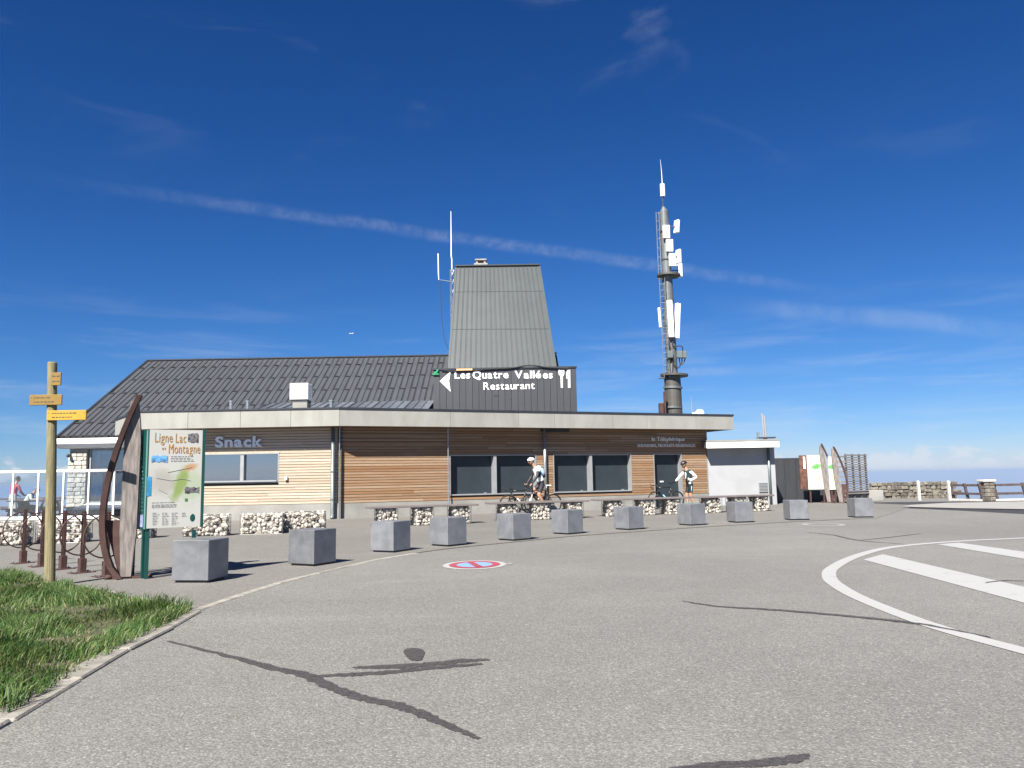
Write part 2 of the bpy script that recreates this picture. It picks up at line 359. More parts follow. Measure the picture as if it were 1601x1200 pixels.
# ------------------------------------------------------------------ mesh helpers
WM = {}
def W(o): return WM[o.name]
def link(name, me, parent=None, M=None, m=None):
    o = bpy.data.objects.new(name, me); col.objects.link(o)
    M = M if M is not None else (W(parent).copy() if parent else Matrix())
    if parent is not None:
        o.parent = parent; o.matrix_local = W(parent).inverted() @ M
    else: o.matrix_world = M
    WM[o.name] = M
    if m and me is not None and not me.materials: me.materials.append(MATS[m])
    return o
def tag(o, label, cat, group=None, kind=None):
    o['label'] = label; o['category'] = cat
    if group: o['group'] = group
    if kind: o['kind'] = kind
    return o
def struct(o): o['kind'] = 'structure'; return o
def thing(name, label, cat, loc=(0, 0, 0), rz=0.0, group=None):
    o = link(name, None, None, Matrix.Translation(loc) @ Matrix.Rotation(rz, 4, 'Z'))
    o.empty_display_size = 0.2
    return tag(o, label, cat, group)
def copy_tree(o, M=None, parent=None):
    c = o.copy(); col.objects.link(c)
    if parent is not None: c.parent = parent; WM[c.name] = W(parent) @ o.matrix_local
    else: c.matrix_world = M; WM[c.name] = M
    for ch in list(o.children): copy_tree(ch, None, c)
    return c

class MB:
    def __init__(s): s.v = []; s.f = []; s.mi = []
    def add(s, vs, fs, mi=0):
        b = len(s.v); s.v += [tuple(x) for x in vs]; s.f += [tuple(b + i for i in q) for q in fs]; s.mi += [mi] * len(fs); return s
    def box(s, c, size, M=None, mi=0):
        c = Vector(c); hx, hy, hz = (x / 2 for x in size)
        vs = [Vector((x, y, z)) for z in (-hz, hz) for x, y in ((-hx, -hy), (hx, -hy), (hx, hy), (-hx, hy))]
        if M is not None: vs = [M @ q for q in vs]
        return s.add([c + q for q in vs], [(3, 2, 1, 0), (4, 5, 6, 7), (0, 1, 5, 4), (1, 2, 6, 5), (2, 3, 7, 6), (3, 0, 4, 7)], mi)
    def span(s, a, b, mi=0):             # axis-aligned box from corner to corner
        return s.box([(x + y) / 2 for x, y in zip(a, b)], [abs(y - x) for x, y in zip(a, b)], None, mi)
    def bar(s, p, q, wd, th, up=(0, 0, 1), mi=0):
        p, q = Vector(p), Vector(q); d = q - p; L = d.length; x = d / L
        u = Vector(up); y = u.cross(x)
        if y.length < 1e-4: y = Vector((0, 1, 0)).cross(x)
        y.normalize(); z = x.cross(y)
        M = Matrix((x, y, z)).transposed()
        return s.box((p + q) / 2, (L, wd, th), M, mi)
    def tube(s, path, r, n=8, closed=False, mi=0, cap=True):
        path = [Vector(p) for p in path]; m = len(path)
        rs = r if isinstance(r, (list, tuple)) else [r] * m
        base = len(s.v); ref = None
        for i, p in enumerate(path):
            a = path[i - 1] if (i > 0 or closed) else p; b = path[(i + 1) % m] if (i < m - 1 or closed) else p
            d = (b - a).normalized()
            if ref is None:
                ref = d.orthogonal().normalized()
            ref = (ref - d * ref.dot(d)).normalized(); bi = d.cross(ref)
            for k in range(n):
                an = 2 * math.pi * k / n
                s.v.append(tuple(p + (ref * math.cos(an) + bi * math.sin(an)) * rs[i]))
        for i in range(m if closed else m - 1):
            j = (i + 1) % m
            for k in range(n):
                k2 = (k + 1) % n
                s.f.append((base + i * n + k, base + i * n + k2, base + j * n + k2, base + j * n + k)); s.mi.append(mi)
        if not closed and cap:
            s.f.append(tuple(base + k for k in reversed(range(n)))); s.f.append(tuple(base + (m - 1) * n + k for k in range(n))); s.mi += [mi, mi]
        return s
    def prism(s, pts, ext, mi=0):         # a planar outline pushed along a vector
        pts = [Vector(p) for p in pts]; e = Vector(ext); n = len(pts)
        fs = [tuple(reversed(range(n))), tuple(range(n, 2 * n))] + [(i, (i + 1) % n, n + (i + 1) % n, n + i) for i in range(n)]
        return s.add(pts + [p + e for p in pts], fs, mi)
    def ellipsoid(s, c, r, nu=12, nv=8, M=None, mi=0):
        c = Vector(c); vs = []; 
        for j in range(nv + 1):
            th = math.pi * j / nv
            for i in range(nu):
                a = 2 * math.pi * i / nu
                q = Vector((r[0] * math.sin(th) * math.cos(a), r[1] * math.sin(th) * math.sin(a), r[2] * math.cos(th)))
                vs.append(c + (M @ q if M is not None else q))
        fs = [(j * nu + i, (j + 1) * nu + i, (j + 1) * nu + (i + 1) % nu, j * nu + (i + 1) % nu) for j in range(nv) for i in range(nu)]
        return s.add(vs, fs, mi)
    def mesh(s, name, M=None, bevel=0.0, smooth=False):
        me = bpy.data.meshes.new(name)
        vs = s.v if M is None else [tuple(M @ Vector(q)) for q in s.v]
        me.from_pydata(vs, [], s.f)
        bm = bmesh.new(); bm.from_mesh(me)
        bmesh.ops.remove_doubles(bm, verts=bm.verts, dist=1e-6)
        bm.faces.ensure_lookup_table()
        bmesh.ops.recalc_face_normals(bm, faces=bm.faces)
        if bevel: bmesh.ops.bevel(bm, geom=list(bm.edges), offset=bevel, segments=1, affect='EDGES', clamp_overlap=True)
        bm.to_mesh(me); bm.free()
        if smooth: me.polygons.foreach_set('use_smooth', [True] * len(me.polygons))
        return me
    def build(s, name, m, parent=None, origin=None, bevel=0.0, smooth=False):   # vertices are given in world space
        if parent is not None: M = W(parent)
        else: M = Matrix.Translation(origin if origin is not None else (0, 0, 0))
        me = s.mesh(name, M.inverted(), bevel, smooth)
        for x in (m if isinstance(m, (list, tuple)) else [m]): me.materials.append(MATS[x])
        if isinstance(m, (list, tuple)) and len(me.polygons) == len(s.mi): me.polygons.foreach_set('material_index', s.mi)
        return link(name, me, parent, M)

UNIT = MB().box((0, 0, 0), (1, 1, 1)).mesh('unit_piece')
UMESH = {}
def piece(name, c, size, R3, m, parent):          # a box-shaped piece sharing one mesh per material
    if m not in UMESH: UMESH[m] = UNIT.copy(); UMESH[m].materials.append(MATS[m])
    M = Matrix.Translation(c) @ (R3.to_4x4() if R3 is not None else Matrix()) @ Matrix.Diagonal((*size, 1))
    return link(name, UMESH[m], parent, M)

# letters: one mesh per glyph, made once
GL = {}
def glyph(ch, bold, ext, m):
    key = (ch, bold, ext, m)
    if key not in GL:
        cu = bpy.data.curves.new('glyph', 'FONT'); cu.body = ch; cu.size = 1; cu.extrude = ext; cu.offset = bold; cu.resolution_u = 3
        o = bpy.data.objects.new('glyph', cu); col.objects.link(o)
        dg = bpy.context.evaluated_depsgraph_get()
        me = bpy.data.meshes.new_from_object(o.evaluated_get(dg))
        bpy.data.objects.remove(o)
        me.materials.clear(); me.materials.append(MATS[m])
        xs = [v.co.x for v in me.vertices] or [0, 0.3]
        GL[key] = (me, min(xs), max(xs))
    return GL[key]
def letters(parent, text, p, xd, up, width, size, m, bold=0.0, ext=0.02, name='letter', gap=0.09, depth=1.0):
    xd, up = Vector(xd).normalized(), Vector(up).normalized(); nn = xd.cross(up)
    lay = []; x = 0
    for ch in text:
        if ch == ' ': x += 0.3; continue
        me, a, b = glyph(ch, bold, ext, m)
        lay.append((me, x - a)); x += b - a + gap
    x -= gap
    sx = width / x
    for me, q in lay:
        B = Matrix(((xd.x * sx, up.x * size, nn.x * depth), (xd.y * sx, up.y * size, nn.y * depth), (xd.z * sx, up.z * size, nn.z * depth)))
        link(name, me, parent, Matrix.Translation(Vector(p) + xd * (q * sx)) @ B.to_4x4())
for _s, _k in (('Snack', (0.035, 0.06, 'letter_grey')), ('leTéléphérique', (0.0, 0.03, 'letter_pale')), ('SOUVENIRS,PRODTEGAXÉ', (0.0, 0.03, 'letter_pale')), ('LesQuatreVallées', (0.022, 0.01, 'letter_white')), ('Restaurant', (0.008, 0.01, 'letter_white')), ('LigneLacMontagnet', (0.0, 0.004, 'letter_ochre'))):
    for _c in _s: glyph(_c, *_k)


# ------------------------------------------------------------------ ground
def edge_r(a):                     # distance of the plateau's rim in direction a (0 = straight ahead)
    return 43.5 + 9 * math.exp(-((a + 0.12) / 0.38) ** 2) + 0.5 * math.sin(5 * a + 1) + (20 * (1 - math.cos(a)) if abs(a) > 1.2 else 0)
NA = 240
rings = [0.0, 0.6, 1.0]
vs, fs = [(0, 0, -0.05)], []
rr = [0.35, 0.7, 0.93, 0.985]
down = [(1.0, -0.1), (1.03, -0.9), (1.1, -4.5), (1.35, -17), (2.0, -48), (4, -150), (8, -310), (16, -520), (30, -640), (60, -690), (110, -705), (200, -700), (330, -690), (520, -700), (800, -690), (1200, -690), (1500, -690)]
prof = [(q, -0.05) for q in rr] + down
for k, (q, z) in enumerate(prof):
    for i in range(NA):
        a = 2 * math.pi * i / NA
        aa = (a + math.pi) % (2 * math.pi) - math.pi
        rd = edge_r(aa) * q if q < 20 else 45 * q
        x, y = rd * math.sin(a), rd * math.cos(a)
        zz = z
        if 1.0 < q < 60: zz += (q - 1) ** 0.5 * 2.2 * mnoise.noise(Vector((x * 0.02, y * 0.02, 0)))
        if q >= 60: zz += 190 * max(0, mnoise.fractal(Vector((x * 0.00011, y * 0.00011, 3)), 0.9, 2.0, 4)) * min(1, q / 300)
        vs.append((x, y, zz))
for i in range(NA): fs.append((0, 1 + i, 1 + (i + 1) % NA))
for k in range(len(prof) - 1):
    for i in range(NA):
        a, b = 1 + k * NA + i, 1 + k * NA + (i + 1) % NA
        fs.append((a, a + NA, b + NA, b))
gm = bpy.data.meshes.new('ground'); gm.from_pydata(vs, [], fs)
gm.polygons.foreach_set('use_smooth', [True] * len(gm.polygons))
m = bpy.data.materials.new('land'); m.use_nodes = True
k = NT(m.node_tree); b = m.node_tree.nodes['Principled BSDF']
P = k.new('ShaderNodeNewGeometry').outputs['Position']
s3 = k.new('ShaderNodeSeparateXYZ'); k.l.new(P, s3.inputs[0])
near = k.mix(k.rng(k.noise(P, 0.6, 6, 0.65), 0.35, 0.68), (0.06, 0.085, 0.03), (0.16, 0.15, 0.09))
far = k.mix(k.rng(k.noise(P, 0.0011, 6, 0.7), 0.4, 0.62), (0.03, 0.055, 0.025), (0.1, 0.115, 0.06))
k.l.new(k.mix(k.rng(s3.outputs[2], -60, -10), far, near), b.inputs['Base Color']); b.inputs['Roughness'].default_value = 0.95
b.inputs['Specular IOR Level'].default_value = 0.1
gm.materials.append(m)
struct(link('ground', gm))

def sheet(name, pts, z, m, parent=None, thick=0.0):
    pts = [Vector((p[0], p[1], z)) for p in pts]
    me = bpy.data.meshes.new(name)
    bm = bmesh.new(); f = bm.faces.new([bm.verts.new(p) for p in pts])
    bm.normal_update()
    if f.normal.z < 0: f.normal_flip()
    bmesh.ops.triangulate(bm, faces=bm.faces)
    bm.to_mesh(me); bm.free(); me.materials.append(MATS[m])
    return link(name, me, parent, Matrix())
road_pts = []
for i in range(160):
    a = 2 * math.pi * i / 160; aa = (a + math.pi) % (2 * math.pi) - math.pi
    rd = edge_r(aa) - 1.2 + 0.25 * math.sin(i * 1.7)
    road_pts.append((rd * math.sin(a), rd * math.cos(a)))
road = struct(sheet('road', road_pts, 0.0, 'asphalt'))

kerb_px = [(300, 957), (350, 940), (400, 922), (450, 908), (500, 896), (550, 884), (600, 873), (650, 865), (700, 858), (800, 848), (900, 838), (1000, 831), (1100, 824), (1200, 818), (1275, 814), (1370, 810)]
kerb_pl = [G(*p) for p in kerb_px]
lawn_edge = [G(*p) for p in [(300, 957), (250, 986), (187, 1017), (107, 1062), (40, 1106), (0, 1127)]]
d_ = (lawn_edge[-1] - lawn_edge[-2]).normalized()
lawn_edge += [lawn_edge[-1] + d_ * 1.5, lawn_edge[-1] + d_ * 3.5 + Vector((-0.2, 0, 0)), lawn_edge[-1] + d_ * 6.5 + Vector((-0.8, 0, 0))]
lawn_top = [G(*p) for p in [(290, 954), (205, 938), (121, 921), (87, 912), (0, 896)]]
d2 = (lawn_top[-1] - lawn_top[-2]).normalized()
lawn_top += [lawn_top[-1] + d2 * 2.5, lawn_top[-1] + d2 * 6]
plaza_pts = [Vector(p) for p in kerb_pl] + [Vector((15.5, 31, 0)), Vector((14, 36.2, 0)), Vector((9, 36, 0)), Vector((-3, 31, 0)), Vector((-14, 29.9, 0)), Vector((-26, 29.9, 0)), Vector((-26, 19, 0))] + [Vector(p) for p in reversed(lawn_top)]
struct(sheet('plaza', plaza_pts, 0.006, 'asphalt_plaza'))
lawn_poly = lawn_edge + [Vector((-11, lawn_edge[-1].y, 0))] + [Vector((-15, 10, 0))] + list(reversed(lawn_top))
struct(sheet('lawn_soil', lawn_poly, 0.016, 'soil'))

def resample(pl, step):
    out = [pl[0].copy()]; acc = 0
    pts = [pl[0]]
    L = [0]
    for a, b in zip(pl, pl[1:]): L.append(L[-1] + (b - a).length)
    n = max(1, round(L[-1] / step)); res = []
    for i in range(n + 1):
        d = L[-1] * i / n; j = max(k for k in range(len(L)) if L[k] <= d + 1e-9); j = min(j, len(pl) - 2)
        res.append(pl[j].lerp(pl[j + 1], (d - L[j]) / max(1e-9, L[j + 1] - L[j])))
    return res
kerb = struct(link('kerb', None))
def lay_kerb(pl, step, wd, hgt):
    pts = resample(pl, step)
    for i, (a, b) in enumerate(zip(pts, pts[1:])):
        d = b - a; L = d.length - 0.014; an = math.atan2(d.y, d.x)
        R3 = Matrix.Rotation(an + random.uniform(-0.015, 0.015), 3, 'Z') @ Matrix.Rotation(random.uniform(-0.02, 0.02), 3, 'X')
        h = hgt * random.uniform(0.75, 1.2); c = (a + b) / 2
        me = MB().box((0, 0, 0), (L, wd * random.uniform(0.93, 1.06), 0.16)).mesh('kerb_stone', None, 0.012)
        me.materials.append(MATS['kerb'])
        link('kerb_stone', me, kerb, Matrix.Translation((c.x, c.y, h - 0.08)) @ R3.to_4x4())
lay_kerb(lawn_edge, 0.95, 0.19, 0.022)
lay_kerb([p + Vector((0, 0.05, 0)) for p in kerb_pl[:8]], 1.0, 0.13, 0.01)
lay_kerb([p + Vector((0.02, 0.07, 0)) for p in lawn_top], 1.0, 0.15, 0.02)

# paint and tar on the road
def ribbon(name, pts, wd, z, m, parent, jitter=0.0):
    pts = [Vector((p.x, p.y, 0)) for p in pts]; L = []; Rr = []
    for i, p in enumerate(pts):
        d = (pts[min(i + 1, len(pts) - 1)] - pts[max(i - 1, 0)]).normalized(); n = Vector((-d.y, d.x, 0))
        ww = (wd[i] if isinstance(wd, (list, tuple)) else wd) / 2
        L.append(p + n * ww * (1 + random.uniform(-jitter, jitter))); Rr.append(p - n * ww * (1 + random.uniform(-jitter, jitter)))
    mb = MB(); n = len(pts)
    mb.add([(q.x, q.y, z) for q in L + Rr], [(i, i + 1, n + i + 1, n + i) for i in range(n - 1)])
    return mb.build(name, m, parent)
def smooth_line(pts, n=6):
    out = []
    for i in range(len(pts) - 1):
        p0 = pts[max(i - 1, 0)]; p1 = pts[i]; p2 = pts[i + 1]; p3 = pts[min(i + 2, len(pts) - 1)]
        for k in range(n):
            q = k / n
            out.append(0.5 * ((2 * p1) + (p2 - p0) * q + (2 * p0 - 5 * p1 + 4 * p2 - p3) * q * q + (3 * p1 - p0 - 3 * p2 + p3) * q ** 3))
    return out + [pts[-1]]
arc = [G(*p) for p in [(1601, 1018), (1500, 991), (1425, 967), (1347, 936), (1312, 917), (1297, 903), (1302, 888), (1340, 869), (1398, 855), (1500, 846), (1601, 841)]]
arc = [arc[0] + (arc[0] - arc[1]) * 1.6] + arc + [arc[-1] + (arc[-1] - arc[-2]) * 1.5]
ribbon('painted_line', smooth_line(arc, 8), 0.17, 0.005, 'paint_white', road)
for q in ([(1350, 875), (1380, 866.5), (1600, 917.5), (1600, 942.5)], [(1465, 851), (1500, 848.5), (1600, 862.5), (1600, 873.5)]):
    a, b_, c, d = [G(*p) for p in q]
    c2_, d2_ = c + (c - b_) * 0.8, d + (d - a) * 0.8
    sheet('painted_stripe', [a, b_, c2_, d2_], 0.005, 'paint_white', road)
def disc(name, c, r0, r1, z, m, sy=1.3, a0=0, a1=2 * math.pi, n=48):
    mb = MB(); vs = []
    for i in range(n + 1):
        a = a0 + (a1 - a0) * i / n
        for r in (r0, r1): vs.append((c.x + r * math.cos(a), c.y + sy * r * math.sin(a), z))
    return mb.add(vs, [(2 * i, 2 * i + 1, 2 * i + 3, 2 * i + 2) for i in range(n)]).build(name, m, road)
rc = G(742, 883)
disc('painted_disc', rc, 0.0, 0.475, 0.005, 'paint_white'); disc('painted_ring', rc, 0.27, 0.385, 0.009, 'paint_red'); disc('painted_disc', rc, 0.0, 0.27, 0.009, 'paint_blue')
sl_ = [rc + Vector((x, y, 0)) for x, y in ((-0.14, 0.34), (-0.04, 0.36), (0.14, -0.34), (0.03, -0.36))]
sheet('painted_slash', sl_, 0.013, 'paint_red', road)
ribbon('painted_drip', [rc + Vector((0.44, 0.0, 0)), rc + Vector((0.52, 0.04, 0)), rc + Vector((0.57, 0.16, 0))], [0.12, 0.06, 0.04], 0.006, 'paint_white', road)
disc('faded_ring', G(1287, 820), 0.36, 0.5, 0.005, 'paint_faint')
def seam(px, wd, z=0.004, jitter=0.24):
    pts = smooth_line([G(*p) for p in px], 9)
    pts = [p + Vector((random.uniform(-1, 1), random.uniform(-1, 1), 0)) * 0.008 for p in pts]
    n = len(pts); prof_ = [wd * (0.25 + 0.75 * min(1, 4 * i / n, 4 * (n - i) / n)) for i in range(n)]
    ribbon('tar_seam', pts, prof_, z, 'tar', road, jitter)
seam([(262, 1002), (350, 1024), (420, 1042), (480, 1057), (520, 1075), (560, 1090), (610, 1101), (650, 1113), (700, 1135), (748, 1155)], 0.1)
seam([(486, 1058), (540, 1055), (600, 1052), (680, 1044), (755, 1038)], 0.1, 0.0045)
seam([(550, 1044), (600, 1043), (660, 1040), (720, 1034), (766, 1031)], 0.12, 0.005)
seam([(1068, 940), (1120, 948), (1200, 953), (1300, 961), (1390, 970), (1450, 978), (1550, 997)], 0.08, 0.0068)
seam([(1260, 832), (1300, 836), (1345, 845), (1420, 851)], 0.07); seam([(1340, 845), (1390, 840), (1440, 834)], 0.06, 0.0045)
seam([(1040, 1204), (1130, 1197), (1220, 1190), (1268, 1181)], 0.09); seam([(1540, 912), (1570, 908), (1610, 909)], 0.05, 0.0068)
bc = G(648, 1023)
bl_ = [bc + Vector((0.075 * math.cos(a) * (1 + 0.15 * math.sin(3 * a)) - 0.045 * math.sin(a), 0.25 * math.sin(a) * (1 + 0.12 * math.cos(2 * a)), 0)) for a in [2 * math.pi * i / 26 for i in range(26)]]
sheet('tar_patch', bl_, 0.0055, 'tar', road)
joint = smooth_line([p + Vector((0, 0.05, 0)) for p in kerb_pl[7:]], 8)
ribbon('joint_line', [p + Vector((0, random.uniform(-0.03, 0.03), 0)) for p in joint], [0.05 * random.uniform(0.3, 1.3) for _ in joint], 0.0085, 'joint', road, 0.4)
# dark ground band with a pale island inside, far right
struct(sheet('dark_ground_band', [G(*p) for p in [(1366, 785), (1480, 784), (1601, 783), (1680, 782), (1680, 808), (1601, 803.5), (1500, 798), (1410, 794), (1366, 792)]], 0.004, 'asphalt_dark'))
struct(sheet('traffic_island', [G(*p) for p in [(1409, 793), (1425, 790), (1480, 787), (1601, 784.5), (1680, 783.5), (1680, 798), (1601, 797), (1500, 795.5)]], 0.03, 'concrete_pale'))

# grass
def pt_in(poly, x, y):
    c = False; n = len(poly); j = n - 1
    for i in range(n):
        if (poly[i].y > y) != (poly[j].y > y) and x < (poly[j].x - poly[i].x) * (y - poly[i].y) / (poly[j].y - poly[i].y) + poly[i].x: c = not c
        j = i
    return c
def grass(nb):
    V = []; got = 0; px_ = np.array([p.x for p in lawn_poly]); py_ = np.array([p.y for p in lawn_poly])
    X = []; Y = []
    while got < nb:
        x = rng.uniform(-10.5, -2.3, 60000); y = rng.uniform(2.2, 13.2, 60000)
        ins = np.zeros(60000, bool); j = len(px_) - 1
        for i in range(len(px_)):
            cnd = ((py_[i] > y) != (py_[j] > y)) & (x < (px_[j] - px_[i]) * (y - py_[i]) / (py_[j] - py_[i] + 1e-12) + px_[i]); ins ^= cnd; j = i
        keep = ins & (rng.uniform(0, 1, 60000) < np.clip(1.45 - (y - 3) / 14, 0.5, 1))
        X.append(x[keep]); Y.append(y[keep]); got += keep.sum()
    x = np.concatenate(X)[:nb]; y = np.concatenate(Y)[:nb]
    cl = np.array([mnoise.noise(Vector((a * 1.5, b * 1.5, 1.0))) + 0.6 * mnoise.noise(Vector((a * 4.5, b * 4.5, 5.0))) for a, b in zip(x, y)])
    keep = rng.uniform(0, 1, nb) < np.clip(0.92 + cl * 0.9, 0.12, 1)
    x, y, cl = x[keep], y[keep], cl[keep]; n = len(x)
    h = np.clip(0.085 + 0.12 * cl, 0.025, 0.27) * rng.uniform(0.55, 1.35, n)
    az = rng.uniform(0, 2 * np.pi, n); wdt = rng.uniform(0.0022, 0.0048, n)
    swirl = np.array([mnoise.noise(Vector((a * 1.2, b * 1.2, 9.0))) for a, b in zip(x, y)]) * 5.0
    lean = rng.uniform(0.25, 1.15, n); la = swirl + rng.normal(0, 0.8, n)
    dx, dy = np.cos(la), np.sin(la); wx, wy = np.cos(az) * wdt, np.sin(az) * wdt
    z0 = 0.012
    P = np.zeros((n, 5, 3))
    P[:, 0] = np.stack([x - wx, y - wy, np.full(n, z0)], 1); P[:, 1] = np.stack([x + wx, y + wy, np.full(n, z0)], 1)
    mx, my = x + dx * h * lean * 0.35, y + dy * h * lean * 0.35
    P[:, 2] = np.stack([mx - wx * .8, my - wy * .8, z0 + h * .6], 1); P[:, 3] = np.stack([mx + wx * .8, my + wy * .8, z0 + h * .6], 1)
    P[:, 4] = np.stack([x + dx * h * lean, y + dy * h * lean, z0 + h * (1.05 - 0.3 * lean)], 1)
    base = (np.arange(n) * 5)[:, None]
    q = (base + np.array([0, 1, 3, 2])).ravel(); tr = (base + np.array([2, 3, 4])).ravel()
    me = bpy.data.meshes.new('grass')
    me.vertices.add(n * 5); me.vertices.foreach_set('co', P.ravel())
    me.loops.add(n * 7); me.loops.foreach_set('vertex_index', np.concatenate([q, tr]).astype(np.int32))
    me.polygons.add(n * 2)
    me.polygons.foreach_set('loop_start', np.concatenate([np.arange(n) * 4, n * 4 + np.arange(n) * 3]).astype(np.int32))
    at = me.attributes.new('tone', 'FLOAT', 'POINT')
    at.data.foreach_set('value', np.repeat(np.clip(rng.normal(0.52, 0.25, n) - 0.1 * cl, 0, 1), 5).astype(np.float32))
    me.update(); me.validate()
    return me
gme = grass(170000)
m = bpy.data.materials.new('grass'); m.use_nodes = True
k = NT(m.node_tree); b = m.node_tree.nodes['Principled BSDF']
at = k.new('ShaderNodeAttribute', attribute_name='tone').outputs['Fac']
P = k.new('ShaderNodeNewGeometry').outputs['Position']
c = k.ramp(at, [(0.0, (0.02, 0.07, 0.018)), (0.4, (0.05, 0.115, 0.022)), (0.7, (0.1, 0.155, 0.04)), (0.88, (0.19, 0.21, 0.09)), (1.0, (0.3, 0.26, 0.15))])
c = k.mix(k.rng(k.noise(P, 1.1, 4, 0.6), 0.45, 0.7, 0, 0.45), c, (0.13, 0.16, 0.05))
k.l.new(c, b.inputs['Base Color']); b.inputs['Roughness'].default_value = 0.5; b.inputs['Specular IOR Level'].default_value = 0.3
tl = k.new('ShaderNodeBsdfTranslucent'); k.l.new(c, tl.inputs[0])
mx = k.new('ShaderNodeMixShader'); mx.inputs[0].default_value = 0.3
k.l.new(b.outputs[0], mx.inputs[1]); k.l.new(tl.outputs[0], mx.inputs[2]); k.l.new(mx.outputs[0], m.node_tree.nodes['Material Output'].inputs[0])
gme.materials.append(m)
go = link('grass', gme); tag(go, 'tufty green lawn inside the concrete kerb around the signpost', 'grass', kind='stuff')


# ------------------------------------------------------------------ timber pavilion (snack bar and shop)
TH = rad(23.0)
MD = Vector((math.cos(TH), math.sin(TH), 0)); MN = Vector((math.sin(TH), -math.cos(TH), 0))
C0 = Vector((-6.1, 28.0, 0)); WX = Vector((1, 0, 0)); WN = Vector((0, -1, 0))
OV = 0.72
def main_sz(u, v, off=0.0):
    p = ON(u, v, C0 + MN * off, MN); return (p - C0).dot(MD), p.z
def wing_sz(u, v, off=0.0):
    p = ON(u, v, C0 + WN * off, WN); return (p - C0).dot(WX), p.z
pav = thing('timber_pavilion', 'low flat-roofed pavilion clad in horizontal timber slats under a pale fascia', 'building', (-1, 30, 0))
ZB = wing_sz(515, 787)[1]          # lower edge of the timber
zf_b = AT(522, 665.5, 27.3).z; zf_t = AT(522, 639, 27.3).z
LEN = main_sz(1105, 720)[0]
wing_s0 = -6.15
def cells(s0, s1, z0, z1, ops):
    S = sorted({s0, s1, *[q for o in ops for q in o[:2] if s0 < q < s1]}); Z = sorted({z0, z1, *[q for o in ops for q in o[2:] if z0 < q < z1]})
    for a, b in zip(S, S[1:]):
        for c, d in zip(Z, Z[1:]):
            if not any(o[0] < (a + b) / 2 < o[1] and o[2] < (c + d) / 2 < o[3] for o in ops): yield a, b, c, d
def wall(name, m, parent, o, sd, nd, s0, s1, z0, z1, ops, t0, t1):     # t0..t1: depth range along the outward normal
    mb = MB(); Mx = Matrix((sd, -nd, Vector((0, 0, 1)))).transposed()
    for a, b, c, d in cells(s0, s1, z0, z1, ops):
        mb.box(o + sd * ((a + b) / 2) + nd * ((t0 + t1) / 2) + Vector((0, 0, (c + d) / 2)), (b - a, t1 - t0, d - c), Mx)
    return mb.build(name, m, parent)
def slats(parent, o, sd, nd, s0, s1, z0, z1, ops, m, pitch=0.098, seg=(2.2, 4.6)):
    R3 = Matrix((sd, -nd, Vector((0, 0, 1)))).transposed(); n = int((z1 - z0) / pitch)
    for i in range(n):
        za = z0 + i * pitch; zc = za + pitch * 0.43
        cuts = [(o_[0], o_[1]) for o_ in ops if o_[2] - 0.02 < zc < o_[3] + 0.02]
        runs = []; a = s0
        for c in sorted(cuts): runs.append((a, c[0])); a = c[1]
        runs.append((a, s1))
        for a, b in runs:
            if b - a < 0.05: continue
            x = a
            while x < b - 0.01:
                e = x + random.uniform(*seg)
                if b - e < 0.9: e = b
                c = o + sd * ((x + e) / 2) + nd * (0.016 + random.uniform(0, 0.004)) + Vector((0, 0, zc))
                piece('slat', c, (e - x - 0.004, 0.028, pitch * 0.83), R3, m, parent); x = e
# openings
def op(f, l, t_, r, b_):
    s0, z1 = f(l, t_); s1, z0 = f(r, b_); return (s0, s1, z0, z1)
w1 = op(main_sz, 703, 710, 839, 771.5); w2 = op(main_sz, 864, 710, 988, 767)
dr = (main_sz(1021, 720)[0], main_sz(1065, 720)[0], 0.0, w2[3]); zwin = (w1[2] + w2[2]) / 2
w1 = (w1[0], w1[1], zwin, w2[3]); w2 = (w2[0], w2[1], zwin, w2[3])
sn = op(wing_sz, 300, 710, 436, 754.5)
top = zf_b + 0.25
wall('wall', 'wall_back', pav, C0, MD, MN, 0.02, LEN, ZB, top, [w1, w2, dr], -0.3, 0.0)
wall('wall', 'wall_back', pav, C0, WX, WN, wing_s0, -0.02, ZB, top, [sn], -0.3, 0.0)
wall('plinth', 'plinth', pav, C0, MD, MN, 0.0, LEN + 0.02, -0.3, ZB - 0.003, [(dr[0], dr[1], -1, 3)], -0.3, 0.02)
wall('plinth', 'plinth', pav, C0, WX, WN, wing_s0 - 0.02, 0.0, -0.3, ZB - 0.003, [], -0.3, 0.02)
slats(pav, C0, MD, MN, 0.03, LEN - 0.03, ZB + 0.01, top, [w1, w2, dr], 'slat_warm')
slats(pav, C0, WX, WN, wing_s0, -0.05, ZB + 0.01, top, [sn], 'slat_pale', seg=(2.5, 5))
# corner boards, side and back walls
MB().bar(C0 + MD * LEN + MN * 0.02 + Vector((0, 0, ZB)), C0 + MD * LEN + MN * 0.02 + Vector((0, 0, top)), 0.07, 0.05, MD).build('corner_trim', 'frame_grey', pav)
mb = MB(); e0 = C0 + MD * LEN - MN * 0.3
mb.bar(e0 + Vector((0, 0, -0.3)) - MD * 0.1, e0 - MD * 0.1 - MN * 0.01 + Vector((0, 0, top)), 0.2, 0.2, MD)
mb.prism([e0 + Vector((0, 0, -0.3)), e0 - MD * 0.25 + Vector((0, 0, -0.3)), e0 - MD * 0.25 - MN * 4 + Vector((0, 0, -0.3)), e0 - MN * 4 + Vector((0, 0, -0.3))], (0, 0, top + 0.3))
mb.prism([(-12.25, 28.3, -0.3), (-12.0, 28.3, -0.3), (-12.0, 31.5, -0.3), (-12.25, 31.5, -0.3)], (0, 0, top + 0.3))
mb.build('side_wall', 'white_render', pav)
